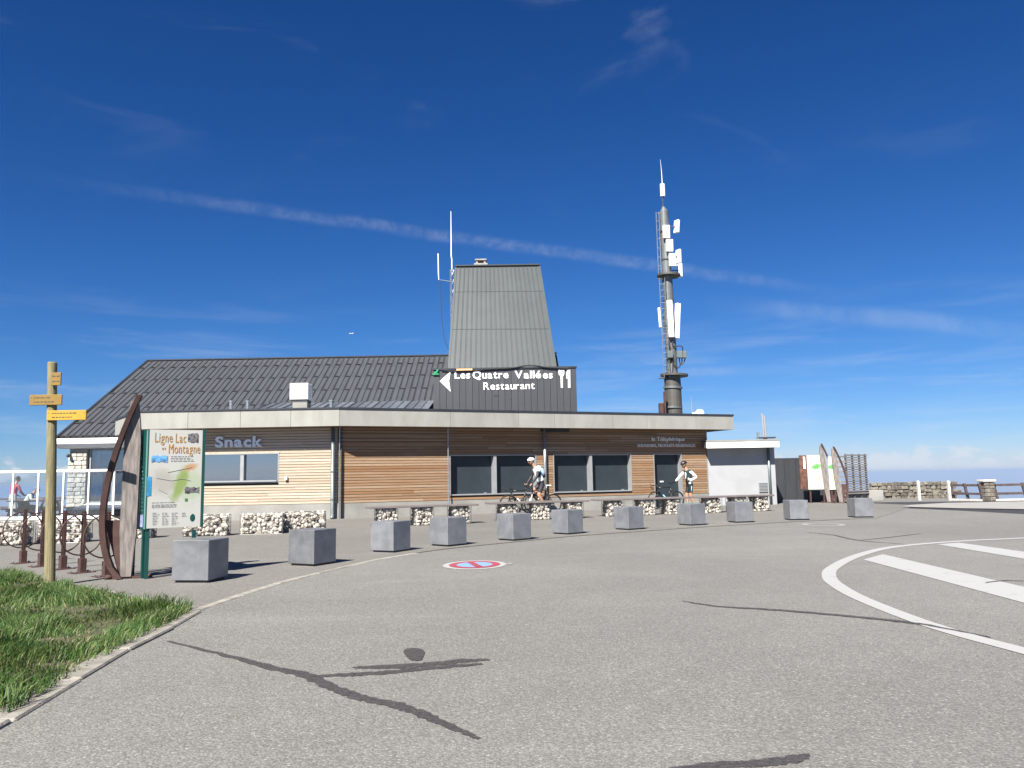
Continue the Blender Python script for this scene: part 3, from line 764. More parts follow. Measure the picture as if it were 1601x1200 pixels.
def opening(name, o, sd, nd, q, inner, depth, mull=(), lintel=True, paneopt='shutter'):
    s0, s1, z0, z1 = q; R3 = Matrix((sd, -nd, Vector((0, 0, 1)))).transposed()
    def B(mb, a, b, c, d, t0, t1): mb.box(o + sd * ((a + b) / 2) + nd * ((t0 + t1) / 2) + Vector((0, 0, (c + d) / 2)), (b - a, t1 - t0, d - c), R3)
    mb = MB(); e = 0.035
    B(mb, s0, s0 + e, z0, z1, -depth, 0.045); B(mb, s1 - e, s1, z0, z1, -depth, 0.045)
    B(mb, s0 + e, s1 - e, z1 - e, z1, -depth, 0.044)
    if z0 > 0.1: B(mb, s0 + e, s1 - e, z0, z0 + 0.045, -depth, 0.05)
    fr = mb.build(name, 'frame_grey', pav)
    xs = [s0 + e] + [s1 - e]
    for mu in mull:
        g = MB(); B(g, mu - 0.06, mu + 0.06, z0 + 0.046, z1 - e - 0.001, -depth + 0.002, 0.02); g.build('mullion', 'frame_grey', fr)
    xs = [s0 + e] + [y for mu in mull for y in (mu - 0.06, mu + 0.06)] + [s1 - e]
    for a, b in zip(xs[::2], xs[1::2]):
        g = MB(); B(g, a + 0.001, b - 0.001, z0 + (0.046 if z0 > 0.1 else 0.0), z1 - e - 0.001, -depth - 0.02, -depth + 0.012)
        g.build(paneopt, inner, fr)
        if paneopt == 'shutter':
            lk = MB(); B(lk, b - 0.32, b - 0.2, z0 + 0.05, z0 + 0.085, -depth + 0.013, -depth + 0.03); lk.build('latch', 'galv', fr)
    return fr
opening('window', C0, MD, MN, w1, 'shutter', 0.24, [main_sz(774, 740)[0]])
opening('window', C0, MD, MN, w2, 'shutter', 0.24, [main_sz(924, 740)[0]])
do = opening('door', C0, MD, MN, dr, 'shutter', 0.24, [], paneopt='door_leaf')
ph = ON(1034.5, 752.5, C0 - MN * 0.22, MN); MB().box(ph, (0.16, 0.03, 0.05), Matrix((MD, -MN, Vector((0, 0, 1)))).transposed()).build('letter_plate', 'white_paint', do)
sw = opening('window', C0, WX, WN, sn, 'glass_window', 0.14, [wing_sz(378.5, 730)[0]], paneopt='pane')
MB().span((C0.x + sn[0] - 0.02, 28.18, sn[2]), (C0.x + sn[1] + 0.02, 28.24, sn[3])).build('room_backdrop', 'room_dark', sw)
MB().span((C0.x + sn[0], 27.955, sn[3]), (C0.x + sn[1] + 0.03, 28.0, sn[3] + 0.05)).build('lintel', 'slat_pale', sw)
MB().span((C0.x + sn[0] + 0.05, 28.1 - 0.24, sn[2] + 0.047), (C0.x + sn[1] - 0.05, 28.1, sn[2] + 0.10)).build('counter_rail', 'frame_grey', sw)
# roof slab, fascia panels
def isect(p, d, q, e):
    k_ = ((q.x - p.x) * e.y - (q.y - p.y) * e.x) / (d.x * e.y - d.y * e.x); return p + d * k_
CF_ = isect(C0 + WN * OV, WX, C0 + MN * OV, MD)
DF_ = C0 + MN * OV + MD * main_sz(1147, 665, OV)[0]
BF_ = Vector((AT(215, 655, 28 - OV).x, 28 - OV, 0)); AF_ = Vector((-15.3, 30.6, 0)); DB_ = DF_ - MN * 5.2
slab = [AF_, BF_, CF_, DF_, DB_, Vector((2.6, 36.6, 0)), Vector((-14, 33.0, 0))]
ctr = Vector((-2, 30.8, 0))
ins = []
loop = slab
MB().prism([(p + (ctr - p).normalized() * 0.06) + Vector((0, 0, zf_b + 0.05)) for p in loop], (0, 0, zf_t - zf_b - 0.1)).build('roof_slab', 'flat_roof', pav)
MB().prism([(p + (ctr - p).normalized() * 0.05) + Vector((0, 0, zf_b + 0.008)) for p in loop], (0, 0, 0.04)).build('soffit', 'slat_warm', pav)
def fascia(p, q, cuts, nd):
    d = (q - p); L = d.length; sd = d / L; R3 = Matrix((sd, -nd, Vector((0, 0, 1)))).transposed()
    cs = [0] + cuts + [L]
    for a, b in zip(cs, cs[1:]):
        piece('fascia_panel', p + sd * ((a + b) / 2) - nd * 0.02 + Vector((0, 0, (zf_b + zf_t) / 2)), (b - a - 0.012, 0.04, zf_t - zf_b), R3, 'fascia', pav)
    c = MB(); c.bar(p - sd * 0.01 + nd * -0.02 + Vector((0, 0, zf_t + 0.03)), q + sd * 0.01 - nd * 0.02 + Vector((0, 0, zf_t + 0.03)), 0.11, 0.055); c.build('roof_edge', 'roof_cap', pav)
nA = Vector((BF_ - AF_)).normalized(); nA = Vector((nA.y, -nA.x, 0))
fascia(AF_, BF_, [1.9], nA)
lw = (CF_ - BF_).length; fascia(BF_, CF_, [lw * 0.25, lw * 0.51, lw * 0.76], WN)
fs_cuts = [(ON(u, 655, C0 + MN * OV, MN) - CF_).dot(MD) for u in (704, 811, 867, 958, 1012, 1088)]
fascia(CF_, DF_, fs_cuts, MN); fascia(DF_, DB_, [2.6], MD)
# lettering
p = AT(337, 698.5, 27.96); letters(pav, 'Snack', p, WX, (0, 0, 1), AT(411.5, 690, 27.96).x - p.x, 0.5, 'letter_grey', 0.035, 0.06, gap=0.07)
def on_main(u, v, off=0.05): return ON(u, v, C0 + MN * off, MN)
a, b_ = on_main(1019, 688.8), on_main(1070, 688.8)
letters(pav, 'le Téléphérique', a, MD, (0, 0, 1), (b_ - a).length, 0.24, 'letter_pale', 0.0, 0.03)
a, b_ = on_main(997, 698.3), on_main(1087, 698.3)
letters(pav, 'SOUVENIRS, PRODUITS RÉGIONAUX', a, MD, (0, 0, 1), (b_ - a).length, 0.165, 'letter_pale', 0.0, 0.03)
# downpipes and the wire trellis
pp = Vector((AT(520, 740, 27.82).x, 27.82, 0))
MB().tube([pp + Vector((0, 0, zf_b + 0.02)), pp + Vector((0, 0, 0.16)), pp + Vector((0.02, -0.04, 0.08)), pp + Vector((0.03, -0.2, 0.05))], 0.062, 12).build('downpipe', 'pipe_grey', pav, smooth=True)
for z in (2.62, 1.6, 0.65): MB().tube([pp + Vector((0, 0, z)), pp + Vector((0, 0, z + 0.05))], 0.072, 12).build('pipe_clip', 'pipe_grey', pav)
p2 = on_main(852.5, 740, 0.14); p2.z = 0
MB().tube([p2 + Vector((0, 0, zf_b)), p2 + Vector((0, 0, 0))], 0.06, 12).build('downpipe', 'galv', pav, smooth=True)
tp = []
for u in (530.5, 701):
    q = on_main(u, 740, 0.2); q.z = 0; tp.append(q)
    MB().tube([q, q + Vector((0, 0, zf_b + 0.02))], 0.022, 8).build('trellis_post', 'galv', pav)
q = on_main(534, 740, 0.06); q.z = 0
MB().tube([q, q + Vector((0, 0, zf_b + 0.02))], 0.03, 8).build('conduit', 'frame_dark', pav)
for v in (674.5, 681, 687.5, 693.7):
    z = on_main(560, v, 0.2).z
    MB().tube([tp[0] + Vector((0, 0, z)), tp[1] + Vector((0, 0, z))], 0.008, 5).build('trellis_wire', 'galv', pav)
q = AT(447, 747, 27.9); MB().box(q, (0.09, 0.06, 0.13)).build('junction_box', 'white_paint', pav)
# lean-to of seamed metal between flat roof and hut
lean = thing('lean_to_roof', 'low seamed bare-metal roof between the pale fascia and the dark hut roof', 'roof', (-6, 32, zf_t))
ya, yb = 29.6, 33.5; za, zb2 = zf_t - 0.02, 4.62
x = -10.2
while x < -3.35:
    e = x + 0.33
    d = Vector((0, yb - ya, zb2 - za)); up = Vector((0, -d.z, d.y)).normalized()
    g = MB(); a = Vector((x, ya, za)); g.prism([a, a + Vector((0.32, 0, 0)), a + Vector((0.32, 0, 0)) + d, a + d], up * -0.03); g.prism([a, a + Vector((0.03, 0, 0)), a + Vector((0.03, 0, 0)) + d, a + d], up * 0.045)
    g.build('metal_strip', 'metal_sheet', lean); x = e

# ------------------------------------------------------------------ mountain hut with the tall clad chimney tower
HP = rad(29.0); HY0, HY1 = 31.0, 38.4; HZ0 = 3.15
hut = thing('mountain_hut', 'stone hut with a long dark metal-tiled roof behind the pavilion', 'building', (-8, 36, 0))
VL, VR = -17.7, 2.2
up_ = Vector((0, math.cos(HP), math.sin(HP))); nr_ = Vector((0, -math.sin(HP), math.cos(HP)))
E0 = Vector((VL, HY0, HZ0)); SL = (HY1 - HY0) / math.cos(HP); zr = HZ0 + SL * math.sin(HP)
g = MB()
g.prism([E0, Vector((VR, HY0, HZ0)), Vector((VR, HY0, HZ0)) + up_ * SL, E0 + up_ * SL], nr_ * -0.12)
g.prism([Vector((VL, HY1, zr - 0.13)), Vector((VR, HY1, zr - 0.13)), Vector((VR, 45.8, HZ0 - 0.1)), Vector((VL, 45.8, HZ0 - 0.1))], (0, 0.05, 0.12))
g.build('roof', 'roof_gap_shade', hut)
R3 = Matrix((Vector((1, 0, 0)), up_, nr_)).transposed()
cw = 0.245; nc = int((VR - VL) / cw); tl_ = SL / 2.75
proto = MB().box((0, 0, 0.012), (cw - 0.035, 1, 0.02)).box((-cw / 2 + 0.022, 0, 0.03), (0.02, 1, 0.045)).box((0.012, -0.5, 0.035), (cw - 0.05, 0.03, 0.085), None, 1).mesh('roof_tile')  # second slot: lower lip coloured dark to stand for the shadow gap
proto.materials.append(MATS['roof_tile']); proto.materials.append(MATS['roof_gap_shade']); proto.polygons.foreach_set('material_index', [0] * 12 + [1] * 6)
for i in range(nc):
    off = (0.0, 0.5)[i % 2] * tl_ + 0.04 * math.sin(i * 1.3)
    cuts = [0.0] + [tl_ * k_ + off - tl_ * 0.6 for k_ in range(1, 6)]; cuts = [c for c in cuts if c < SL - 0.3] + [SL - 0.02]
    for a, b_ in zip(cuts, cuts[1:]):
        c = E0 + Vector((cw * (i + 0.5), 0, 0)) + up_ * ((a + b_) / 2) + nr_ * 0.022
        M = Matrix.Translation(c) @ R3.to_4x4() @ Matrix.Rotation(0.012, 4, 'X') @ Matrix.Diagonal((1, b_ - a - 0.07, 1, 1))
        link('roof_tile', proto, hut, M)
MB().bar(Vector((VL - 0.02, HY1 - 0.02, zr + 0.06)), Vector((VR, HY1 - 0.02, zr + 0.06)), 0.3, 0.05).build('ridge_cap', 'roof_cap', hut)
MB().bar(E0 + Vector((-0.03, 0, 0)) + nr_ * 0.02, E0 + Vector((-0.03, 0, 0)) + up_ * SL + nr_ * 0.02, 0.08, 0.16, nr_).build('verge_trim', 'roof_cap', hut)
# boxed white eave
ev = [(30.78, HZ0 - 0.03), (30.72, HZ0 - 0.12), (30.74, HZ0 - 0.24), (30.86, HZ0 - 0.36), (31.0, HZ0 - 0.41), (31.3, HZ0 - 0.41), (31.3, HZ0 - 0.1), (31.1, HZ0 - 0.03)]
MB().prism([(VL + 0.04, y, z) for y, z in ev], (5.6, 0, 0)).build('boxed_eave', 'white_paint', hut)
HX = -17.3; HF = 31.08
g = MB()                    # plaster body, front wall cut for the window
g.span((HX, HF + 0.35, -3), (HX + 0.3, 45.4, HZ0 + 0.1)); g.span((HX + 0.3, 45.1, -3), (VR - 0.3, 45.4, HZ0 + 0.05)); g.span((VR - 0.6, 36.5, -3), (VR - 0.3, 45.1, HZ0 + 0.1))
g.prism([(HX + 0.01, 31.9, HZ0), (HX + 0.01, 45.0, HZ0), (HX + 0.01, HY1, zr - 0.25)], (0.25, 0, 0))
wxa, wxb = AT(136, 740, HF).x, AT(233, 740, HF).x; wza = 0.62; wzb = AT(160, 701, HF).z
g.span((HX, HF, wzb), (-12.3, HF + 0.35, HZ0 - 0.38)); g.span((wxb, HF, 0), (-12.3, HF + 0.35, wzb)); g.span((HX, HF + 0.06, -0.5), (wxb, HF + 0.35, wza - 0.12))
g.build('wall', 'white_render', hut)
pil = MB().span((HX + 0.02, HF + 0.03, -0.5), (wxa - 0.03, HF + 0.35, wzb)).build('pillar', 'mortar', hut)
def stone_mesh(seed):
    r_ = random.Random(seed); g_ = MB().box((0, 0, 0), (1, 1, 1)).mesh('stone', None, 0.13)
    for v in g_.vertices: v.co += Vector((r_.uniform(-1, 1), r_.uniform(-1, 1), r_.uniform(-1, 1))) * 0.05
    return g_
STONES = [stone_mesh(i) for i in range(5)]
ST = {}
def stone(c, size, m, parent, rot=None):
    i = random.randrange(5)
    if (i, m) not in ST: ST[(i, m)] = STONES[i].copy(); ST[(i, m)].materials.append(MATS[m])
    link('stone', ST[(i, m)], parent, Matrix.Translation(c) @ (rot.to_4x4() if rot is not None else Matrix()) @ Matrix.Diagonal((*size, 1)))
z = 0.0; rw = 0
while z < wzb - 0.3:
    h = random.uniform(0.13, 0.2); x = HX - 0.02
    while x < wxa - 0.09:
        L = random.uniform(0.2, 0.36); L = min(L, wxa - 0.03 - x)
        stone((x + L / 2, HF + 0.02, z + h / 2), (L - 0.015, 0.09, h - 0.015), 'stone_wall', pil)
        x += L
    z += h
z = 0.0
while z < wza - 0.24:
    h = 0.16; x = wxa
    while x < wxb:
        L = random.uniform(0.22, 0.45)
        stone((x + L / 2, HF + 0.05, z + h / 2), (L - 0.02, 0.09, h - 0.02), 'stone_wall', pil); x += L
    z += h
MB().prism([(wxa - 0.25, HF - 0.42, wza - 0.17), (wxb, HF - 0.42, wza - 0.17), (wxb, HF + 0.1, wza), (wxa + 0.02, HF + 0.1, wza)], (0, 0, -0.06)).build('sill', 'white_paint', hut)
fw = MB()
fw.span((wxa, HF + 0.12, wza), (wxa + 0.07, HF + 0.2, wzb)).span((wxa + 0.07, HF + 0.12, wzb - 0.06), (wxb, HF + 0.2, wzb)).span((wxa + 0.07, HF + 0.12, wza), (wxb, HF + 0.2, wza + 0.06))
for u in (172,): xx = AT(u, 740, HF).x; fw.span((xx, HF + 0.12, wza + 0.06), (xx + 0.07, HF + 0.2, wzb - 0.06))
hw = fw.build('window', 'frame_grey', hut)
MB().span((wxa + 0.07, HF + 0.15, wza + 0.06), (wxb, HF + 0.16, wzb - 0.06)).build('pane', 'glass_room', hw)
MB().span((wxa - 0.02, HF + 0.9, wza - 0.1), (wxb, HF + 0.95, wzb + 0.1)).build('room_backdrop', 'grey_blue', hw)
g = MB(); vs = []; nx_, nz_ = 26, 14
for j in range(nz_ + 1):
    q = j / nz_; zz = wzb - 0.08 - q * (wzb - wza - 0.2)
    pinch = 1 - 0.78 * math.exp(-((q - 0.72) / 0.2) ** 2) * 1.0
    for i in range(nx_ + 1):
        s_ = i / nx_; wid = 0.95 * (1 - q * 0.35) * pinch
        vs.append((wxa + 0.1 + s_ * wid, HF + 0.34 + 0.035 * math.sin(s_ * 34), zz))
g.add(vs, [(j * (nx_ + 1) + i, j * (nx_ + 1) + i + 1, (j + 1) * (nx_ + 1) + i + 1, (j + 1) * (nx_ + 1) + i) for j in range(nz_) for i in range(nx_)])
g.build('curtain', 'curtain', hw, smooth=True)
q = AT(107, 712, HF - 0.15); MB().ellipsoid(q, (0.07, 0.1, 0.07)).tube([q, q + Vector((0.05, 0.2, 0.12))], 0.025, 6).build('wall_lamp', 'frame_dark', hut)

# tower
tow = thing('chimney_tower', 'tall tapering tower clad in grey standing-seam sheets rising above the hut', 'tower', (-0.4, 36, 3))
bl = AT(702, 572, 34.3); br = AT(868.5, 572, 34.3); tlp = AT(713, 417, 36.9); trp = AT(843, 415, 36.9)
sl1 = (tlp - bl); sr1 = (trp - br); bl2 = bl - sl1 * 0.42; br2 = br - sr1 * 0.42
bkt, bkb = 40.2, 43.0
corn = [bl2, br2, Vector((br2.x, bkb, br2.z)), Vector((bl2.x, bkb, bl2.z)), tlp, trp, Vector((trp.x, bkt, trp.z)), Vector((tlp.x, bkt, tlp.z))]
g = MB(); g.add(corn, [(3, 2, 1, 0), (4, 5, 6, 7), (0, 1, 5, 4), (1, 2, 6, 5), (2, 3, 7, 6), (3, 0, 4, 7)]); g.build('body', 'tower_clad', tow)
fn = (br2 - bl2).cross(tlp - bl2).normalized()
if fn.y > 0: fn = -fn
tiers = [-0.42, 0.345, 0.725, 1.0]; ns = 20
for ti, (a, b_) in enumerate(zip(tiers, tiers[1:])):
    for i in range(ns):
        s0, s1 = i / ns, (i + 1) / ns
        def PT(s_, q): return (bl + sl1 * q).lerp(br + sr1 * q, s_)
        e = 0.0022; q0, q1 = a + 0.002, b_ - 0.002
        quad = [PT(s0 + e, q0), PT(s1 - e, q0), PT(s1 - e, q1), PT(s0 + e, q1)]
        gg = MB().prism(quad, fn * (0.022 + 0.006 * (2 - ti)))
        gg.prism([PT(s0 + e, q0), PT(s0 + e + 0.006, q0), PT(s0 + e + 0.006, q1), PT(s0 + e, q1)], fn * 0.055)
        gg.build('cladding_strip', 'tower_clad', tow)
MB().bar(tlp + fn * 0.02 + Vector((-0.05, 0, 0.03)), trp + fn * 0.02 + Vector((0.05, 0, 0.03)), 0.2, 0.06).build('top_trim', 'tower_clad', tow)
for A, B in ((bl2, tlp), (br2, trp)): MB().bar(A + fn * 0.03, B + fn * 0.03, 0.09, 0.05, fn).build('edge_trim', 'tower_clad', tow)
ch = thing('brick_chimney', 'small brick chimney stack with a slab cap on the tower top', 'chimney', (AT(752, 410, 38).x, 38, 11.2))
cx = AT(752, 410, 38).x; cz = trp.z - 0.1
st = MB().span((cx - 0.25, 37.75, cz), (cx + 0.25, 38.25, cz + 0.42)).build('stack', 'mortar', ch)
for r_ in range(4):
    for i in range(2):
        o_ = 0.0 if r_ % 2 else 0.06
        piece('brick', (cx - 0.125 + 0.25 * i + (o_ - 0.03) * 0.5, 37.745, cz + 0.06 + r_ * 0.1), (0.23 - o_ * 0.5, 0.05, 0.085), None, 'brick_grey', st)
MB().span((cx - 0.33, 37.67, cz + 0.42), (cx + 0.33, 38.33, cz + 0.49)).build('collar', 'brick_grey', ch)
MB().span((cx - 0.24, 37.78, cz + 0.49), (cx - 0.14, 38.2, cz + 0.66)).span((cx + 0.14, 37.78, cz + 0.49), (cx + 0.24, 38.2, cz + 0.66)).build('cap_leg', 'brick_grey', ch)
MB().span((cx - 0.28, 37.72, cz + 0.66), (cx + 0.28, 38.28, cz + 0.72)).build('cap', 'brick_grey', ch)

# dark sign box on the flat roof
SBY = 32.0
bx0, bx1 = AT(677.5, 610, SBY).x, AT(901.5, 610, SBY).x; bz1 = AT(790, 574, SBY).z; bz0 = zf_t - 0.05
sb = thing('roof_sign_box', 'dark panelled rooftop box painted with the white restaurant name, arrow and cutlery', 'sign', ((bx0 + bx1) / 2, SBY, bz0))
MB().span((bx0, SBY + 0.03, bz0), (bx1, SBY + 2.2, bz1 - 0.03)).build('body', 'box_clad', sb)
npn = 22; pw = (bx1 - bx0) / npn
for i in range(npn):
    piece('cladding_panel', (bx0 + pw * (i + 0.5), SBY + 0.015, (bz0 + bz1 - 0.1) / 2), (pw - 0.014, 0.03, bz1 - bz0 - 0.1), None, 'box_clad', sb)
MB().span((bx0 - 0.03, SBY - 0.04, bz1 - 0.06), (bx1 + 0.03, SBY + 2.25, bz1)).build('rim', 'roof_cap', sb)
def sbp(u, v, off=0.012): return AT(u, v, SBY - off)
ltx = [('Les', 711, 735, 591.5, 0.43), ('Quatre', 739, 795, 591.5, 0.43), ('V', 805, 817, 591, 0.43), ('allé', 819, 846, 591, 0.43), ('es', 849, 864, 591, 0.43)]
for s_, u0, u1, v, sz in ltx:
    a = sbp(u0, v); letters(sb, s_, a, WX, (0, 0, 1), sbp(u1, v).x - a.x, sz, 'letter_white', 0.022, 0.01)
a = sbp(756, 609); letters(sb, 'Restaurant', a, WX, (0, 0, 1), sbp(836, 609).x - a.x, 0.43, 'letter_white', 0.008, 0.01)
MB().prism([sbp(687.5, 595.5), sbp(704.5, 580.5), sbp(702, 595), sbp(704.5, 612)], (0, -0.012, 0)).build('painted_arrow', 'letter_white', sb)
fk = [(877, 606), (880, 606), (880, 588), (882, 585), (882, 577.5), (880.6, 577.5), (880.4, 583), (879.2, 583), (879.2, 577.5), (877.8, 577.5), (877.6, 583), (876.4, 583), (876.2, 577.5), (873.2, 577.5), (873.6, 585), (876.5, 588)]
MB().prism([sbp(*q) for q in fk], (0, -0.012, 0)).build('painted_fork', 'letter_white', sb)
kn = [(888.2, 606), (891.6, 606), (891.2, 577), (889, 577), (886.5, 579.5), (885.2, 584), (885.4, 591), (888, 592)]
MB().prism([sbp(*q) for q in kn], (0, -0.012, 0)).build('painted_knife', 'letter_white', sb)
a = sbp(726, 577.4, 0.07); MB().box(a, (sbp(751, 577).x - a.x, 0.05, 0.07)).build('light_bar', 'orange_bar', sb)
a = sbp(681, 583, 0.06); MB().box(a, (0.12, 0.04, 0.05), Matrix.Rotation(0.4, 3, 'Y')).box(a + Vector((0.06, 0, 0.08)), (0.06, 0.04, 0.14), Matrix.Rotation(0.5, 3, 'Y')).box(a + Vector((0, 0, -0.04)), (0.24, 0.04, 0.05)).build('exit_light', 'green_plastic', sb)
cab = [sbp(u, v, 0.06) for u, v in ((690, 578), (715, 579.5), (760, 577), (800, 575), (820, 571.5), (838, 571.5), (858, 574.5), (890, 575.5))]
MB().tube(smooth_line(cab, 5), 0.025, 6).build('cable', 'cable', sb)
for u, v, ww in ((776, 618, 0.22), (799, 622.5, 0.07)): MB().box(sbp(u, v, 0.005), (ww, 0.012, 0.05)).build('stain_plate', 'roof_cap', sb)

# roof vents
vb = thing('roof_vent_box', 'white boxy ventilation cowl on a concrete stub above the snack window', 'vent', (AT(470, 630, 30).x, 30, zf_t))
a = AT(456, 600, 30); b2 = AT(484, 625, 30)
MB().span((a.x, 29.75, b2.z), (b2.x, 30.4, a.z)).build('cowl', 'white_paint', vb, bevel=0.02)
MB().span((a.x + 0.04, 29.8, b2.z - 0.1), (b2.x - 0.03, 30.35, b2.z - 0.001)).build('grille', 'frame_dark', vb)
MB().span((a.x + 0.1, 29.8, zf_t - 0.1), (b2.x - 0.04, 30.35, b2.z - 0.101)).build('stub', 'plinth', vb)
for u, v, lb in ((361.5, 627, 'short shiny vent pipe on the roof edge, farthest from the corner downpipe'), (387.5, 627, 'short shiny vent pipe on the roof edge beside the white vent box'), (518, 626, 'short shiny vent pipe straight above the corner downpipe')):
    q = AT(u, v, 28.5)
    vp = MB().tube([(q.x, 28.5, zf_t - 0.1), (q.x, 28.5, q.z)], 0.065, 10).tube([(q.x, 28.5, q.z - 0.03), (q.x, 28.5, q.z + 0.02)], 0.08, 10).build('vent_pipe', 'galv', None, (q.x, 28.5, zf_t))
    tag(vp, lb, 'vent pipe', 'vent pipes along the pavilion roof')

# lattice aerial beside the tower
AY = 38.6
la_ = thing('lattice_aerial', 'thin lattice aerial with a long whip rising along the tower edge', 'antenna', (AT(707, 500, AY).x, AY, 5))
ax0 = AT(708, 560, AY); ax1 = AT(706.5, 420, AY); tri = [Vector((0.11 * math.cos(a), 0.11 * math.sin(a), 0)) for a in (0.4, 2.5, 4.6)]
g = MB()
for d in tri: g.tube([Vector((ax0.x, AY, 4.5)) + d, ax1 + d], 0.018, 5)
n = 16; lo = Vector((ax0.x, AY, 4.5))
for i in range(n):
    for a in range(3): g.tube([lo.lerp(ax1, i / n) + tri[a], lo.lerp(ax1, (i + 1) / n) + tri[(a + 1) % 3]], 0.01, 4)
g.build('lattice', 'galv', la_)
MB().tube([ax1 + Vector((0, 0, -0.4)), ax1 + Vector((0, 0, 0.5)), AT(705.5, 400, AY), AT(705, 330, AY)], [0.03, 0.03, 0.028, 0.014], 6).build('whip', 'antenna_white', la_)
arm = AT(686, 437, AY); MB().tube([arm, AT(706, 440, AY), AT(716, 425, AY - 1)], 0.02, 5).build('arm', 'mast_grey', la_)
MB().tube([arm, AT(685.5, 426, AY), AT(685, 396, AY)], [0.02, 0.03, 0.025], 6).build('side_whip', 'antenna_white', la_)
MB().tube(smooth_line([AT(u, v, AY) for u, v in ((688, 438), (689, 470), (691.5, 505), (695, 530), (701, 545))], 4), 0.016, 5).build('cable', 'cable', la_)

# telecom mast
MY = 38.0
ms = thing('telecom_mast', 'tall grey telecom mast with white panel antennas and two round platforms', 'mast', (AT(1053, 650, MY).x, MY, 0))
def mp(u, v, dy=0.0): return AT(u, v, MY + dy)
def cyl(name, u0, v0, u1, v1, r0, r1, m, dy=0.0, n=20, parent=None):
    return MB().tube([mp(u0, v0, dy), mp(u1, v1, dy)], [r0, r1], n).build(name, m, parent or ms, smooth=False)
b0 = mp(1054, 655); MB().tube([Vector((b0.x + 0.05, MY, -1)), mp(1051, 588)], [0.43, 0.39], 20).build('base_tube', 'mast_base', ms)
for v in (606, 637): cyl('collar', 1052, v + 1.5, 1052, v - 1.5, 0.45, 0.45, 'mast_grey')
cyl('mid_tube', 1051, 588, 1043, 432, 0.27, 0.25, 'mast_grey'); cyl('top_tube', 1043, 432, 1038, 331, 0.24, 0.22, 'mast_grey')
for v, u in ((362, 1039.5), (406, 1042), (470, 1045), (510, 1047), (545, 1049)): cyl('collar', u, v + 1, u, v - 1, 0.275, 0.275, 'mast_base')
cyl('cone', 1038, 331, 1037, 323, 0.22, 0.06, 'mast_grey')
cyl('platform', 1045.5, 432, 1045.5, 429, 0.57, 0.57, 'mast_base', n=28); cyl('platform', 1054, 588, 1054, 585, 0.66, 0.66, 'mast_base', n=28)
g = MB()
for d in (-0.06, 0.06):
    g.tube([mp(1037 + d * 30, 326), mp(1035.5 - d * 30, 306)], 0.018, 5)
    g.tube([mp(1037 - d * 30, 326), mp(1035.5 + d * 30, 306)], 0.018, 5)
g.build('strut', 'mast_base', ms)
cyl('drum_antenna', 1036.3, 306.5, 1035.5, 287.5, 0.12, 0.12, 'antenna_white', n=14)
MB().tube([mp(1035.5, 288), mp(1034.3, 268), mp(1032.3, 249)], [0.03, 0.022, 0.008], 6).build('whip', 'galv', ms)
def pan(u, v0, v1, wd, dp, dy, lean=0.0, ang=0.0):
    p0, p1 = mp(u + lean, v1, dy), mp(u, v0, dy); d = (p1 - p0)
    x = Vector((math.cos(ang), math.sin(ang), 0)); z_ = d.normalized(); y_ = z_.cross(x).normalized(); x = y_.cross(z_)
    pa = MB().box((p0 + p1) / 2, (wd, dp, d.length), Matrix((x, y_, z_)).transposed()).build('panel_antenna', 'antenna_white', ms, bevel=0.02)
    ax = mp(1042 if v0 < 430 else 1047, (v0 + v1) / 2); c = (p0 + p1) / 2
    MB().tube([c, Vector((ax.x, ax.y, c.z))], 0.03, 5).build('bracket', 'mast_base', pa)
pan(1041.5, 352, 372, 0.34, 0.12, -0.36, 0.6); pan(1046.5, 374, 393, 0.34, 0.12, -0.36, 0.6); pan(1051, 396, 416, 0.34, 0.12, -0.36, 0.6)
pan(1058.5, 344, 364, 0.14, 0.3, 0.0, -1.0, 0.5); pan(1060.5, 390, 411, 0.12, 0.3, 0.05, 0.8, 0.5); pan(1062.3, 412, 433, 0.12, 0.3, 0.05, 0.8, 0.5)
pan(1046.5, 469, 527, 0.26, 0.13, -0.42, 3.6); pan(1060, 474, 529, 0.22, 0.2, -0.1, -2.2, 0.5); pan(1030.8, 481, 512, 0.12, 0.2, 0.1, 2.6, -0.5)
for u, v in ((1047, 554), (1062, 554), (1070, 554)): MB().box(mp(u, v, -0.35), (0.28 if u < 1065 else 0.18, 0.25, 0.34)).build('radio_unit', 'pipe_grey', ms, bevel=0.015)
for px in ([(1052, 530), (1052, 540), (1066, 541), (1067, 549)], [(1049, 560), (1054, 570), (1060, 575), (1066, 566), (1066, 560)], [(1062, 560), (1064, 570), (1069, 566), (1071, 560)], [(1046, 527), (1048, 545), (1052, 566), (1051, 585)], [(1040, 436), (1041, 470), (1045, 520), (1046, 560), (1048, 585)]):
    MB().tube(smooth_line([mp(u, v, -0.3) for u, v in px], 4), 0.03, 5).build('cable', 'cable', ms)
def ladder(name, u0, v0, u1, v1, wd, step, dy, m):
    a, b_ = mp(u0, v0, dy), mp(u1, v1, dy); g = MB(); s_ = Vector((wd / 2, 0, 0))
    g.tube([a - s_, b_ - s_], 0.022, 5).tube([a + s_, b_ + s_], 0.022, 5)
    n = int((b_ - a).length / step)
    for i in range(1, n): p = a.lerp(b_, i / n); g.tube([p - s_, p + s_], 0.014, 4)
    g.build(name, m, ms)
ladder('ladder', 1043, 590, 1035, 434, 0.26, 0.3, -0.36, 'galv'); ladder('ladder', 1032, 430, 1028, 331, 0.14, 0.45, -0.1, 'galv')
for v, u in ((333, 1028), (372, 1030), (420, 1031.5)): MB().tube([mp(u, v, -0.1), mp(1038, v, 0)], 0.025, 5).build('ladder_stay', 'galv', ms)
for v, u in ((436, 1032), (591, 1034)): MB().tube([mp(u - 4, v, -0.2), mp(u + 10, v, -0.2)], 0.035, 6).build('spigot', 'mast_base', ms)
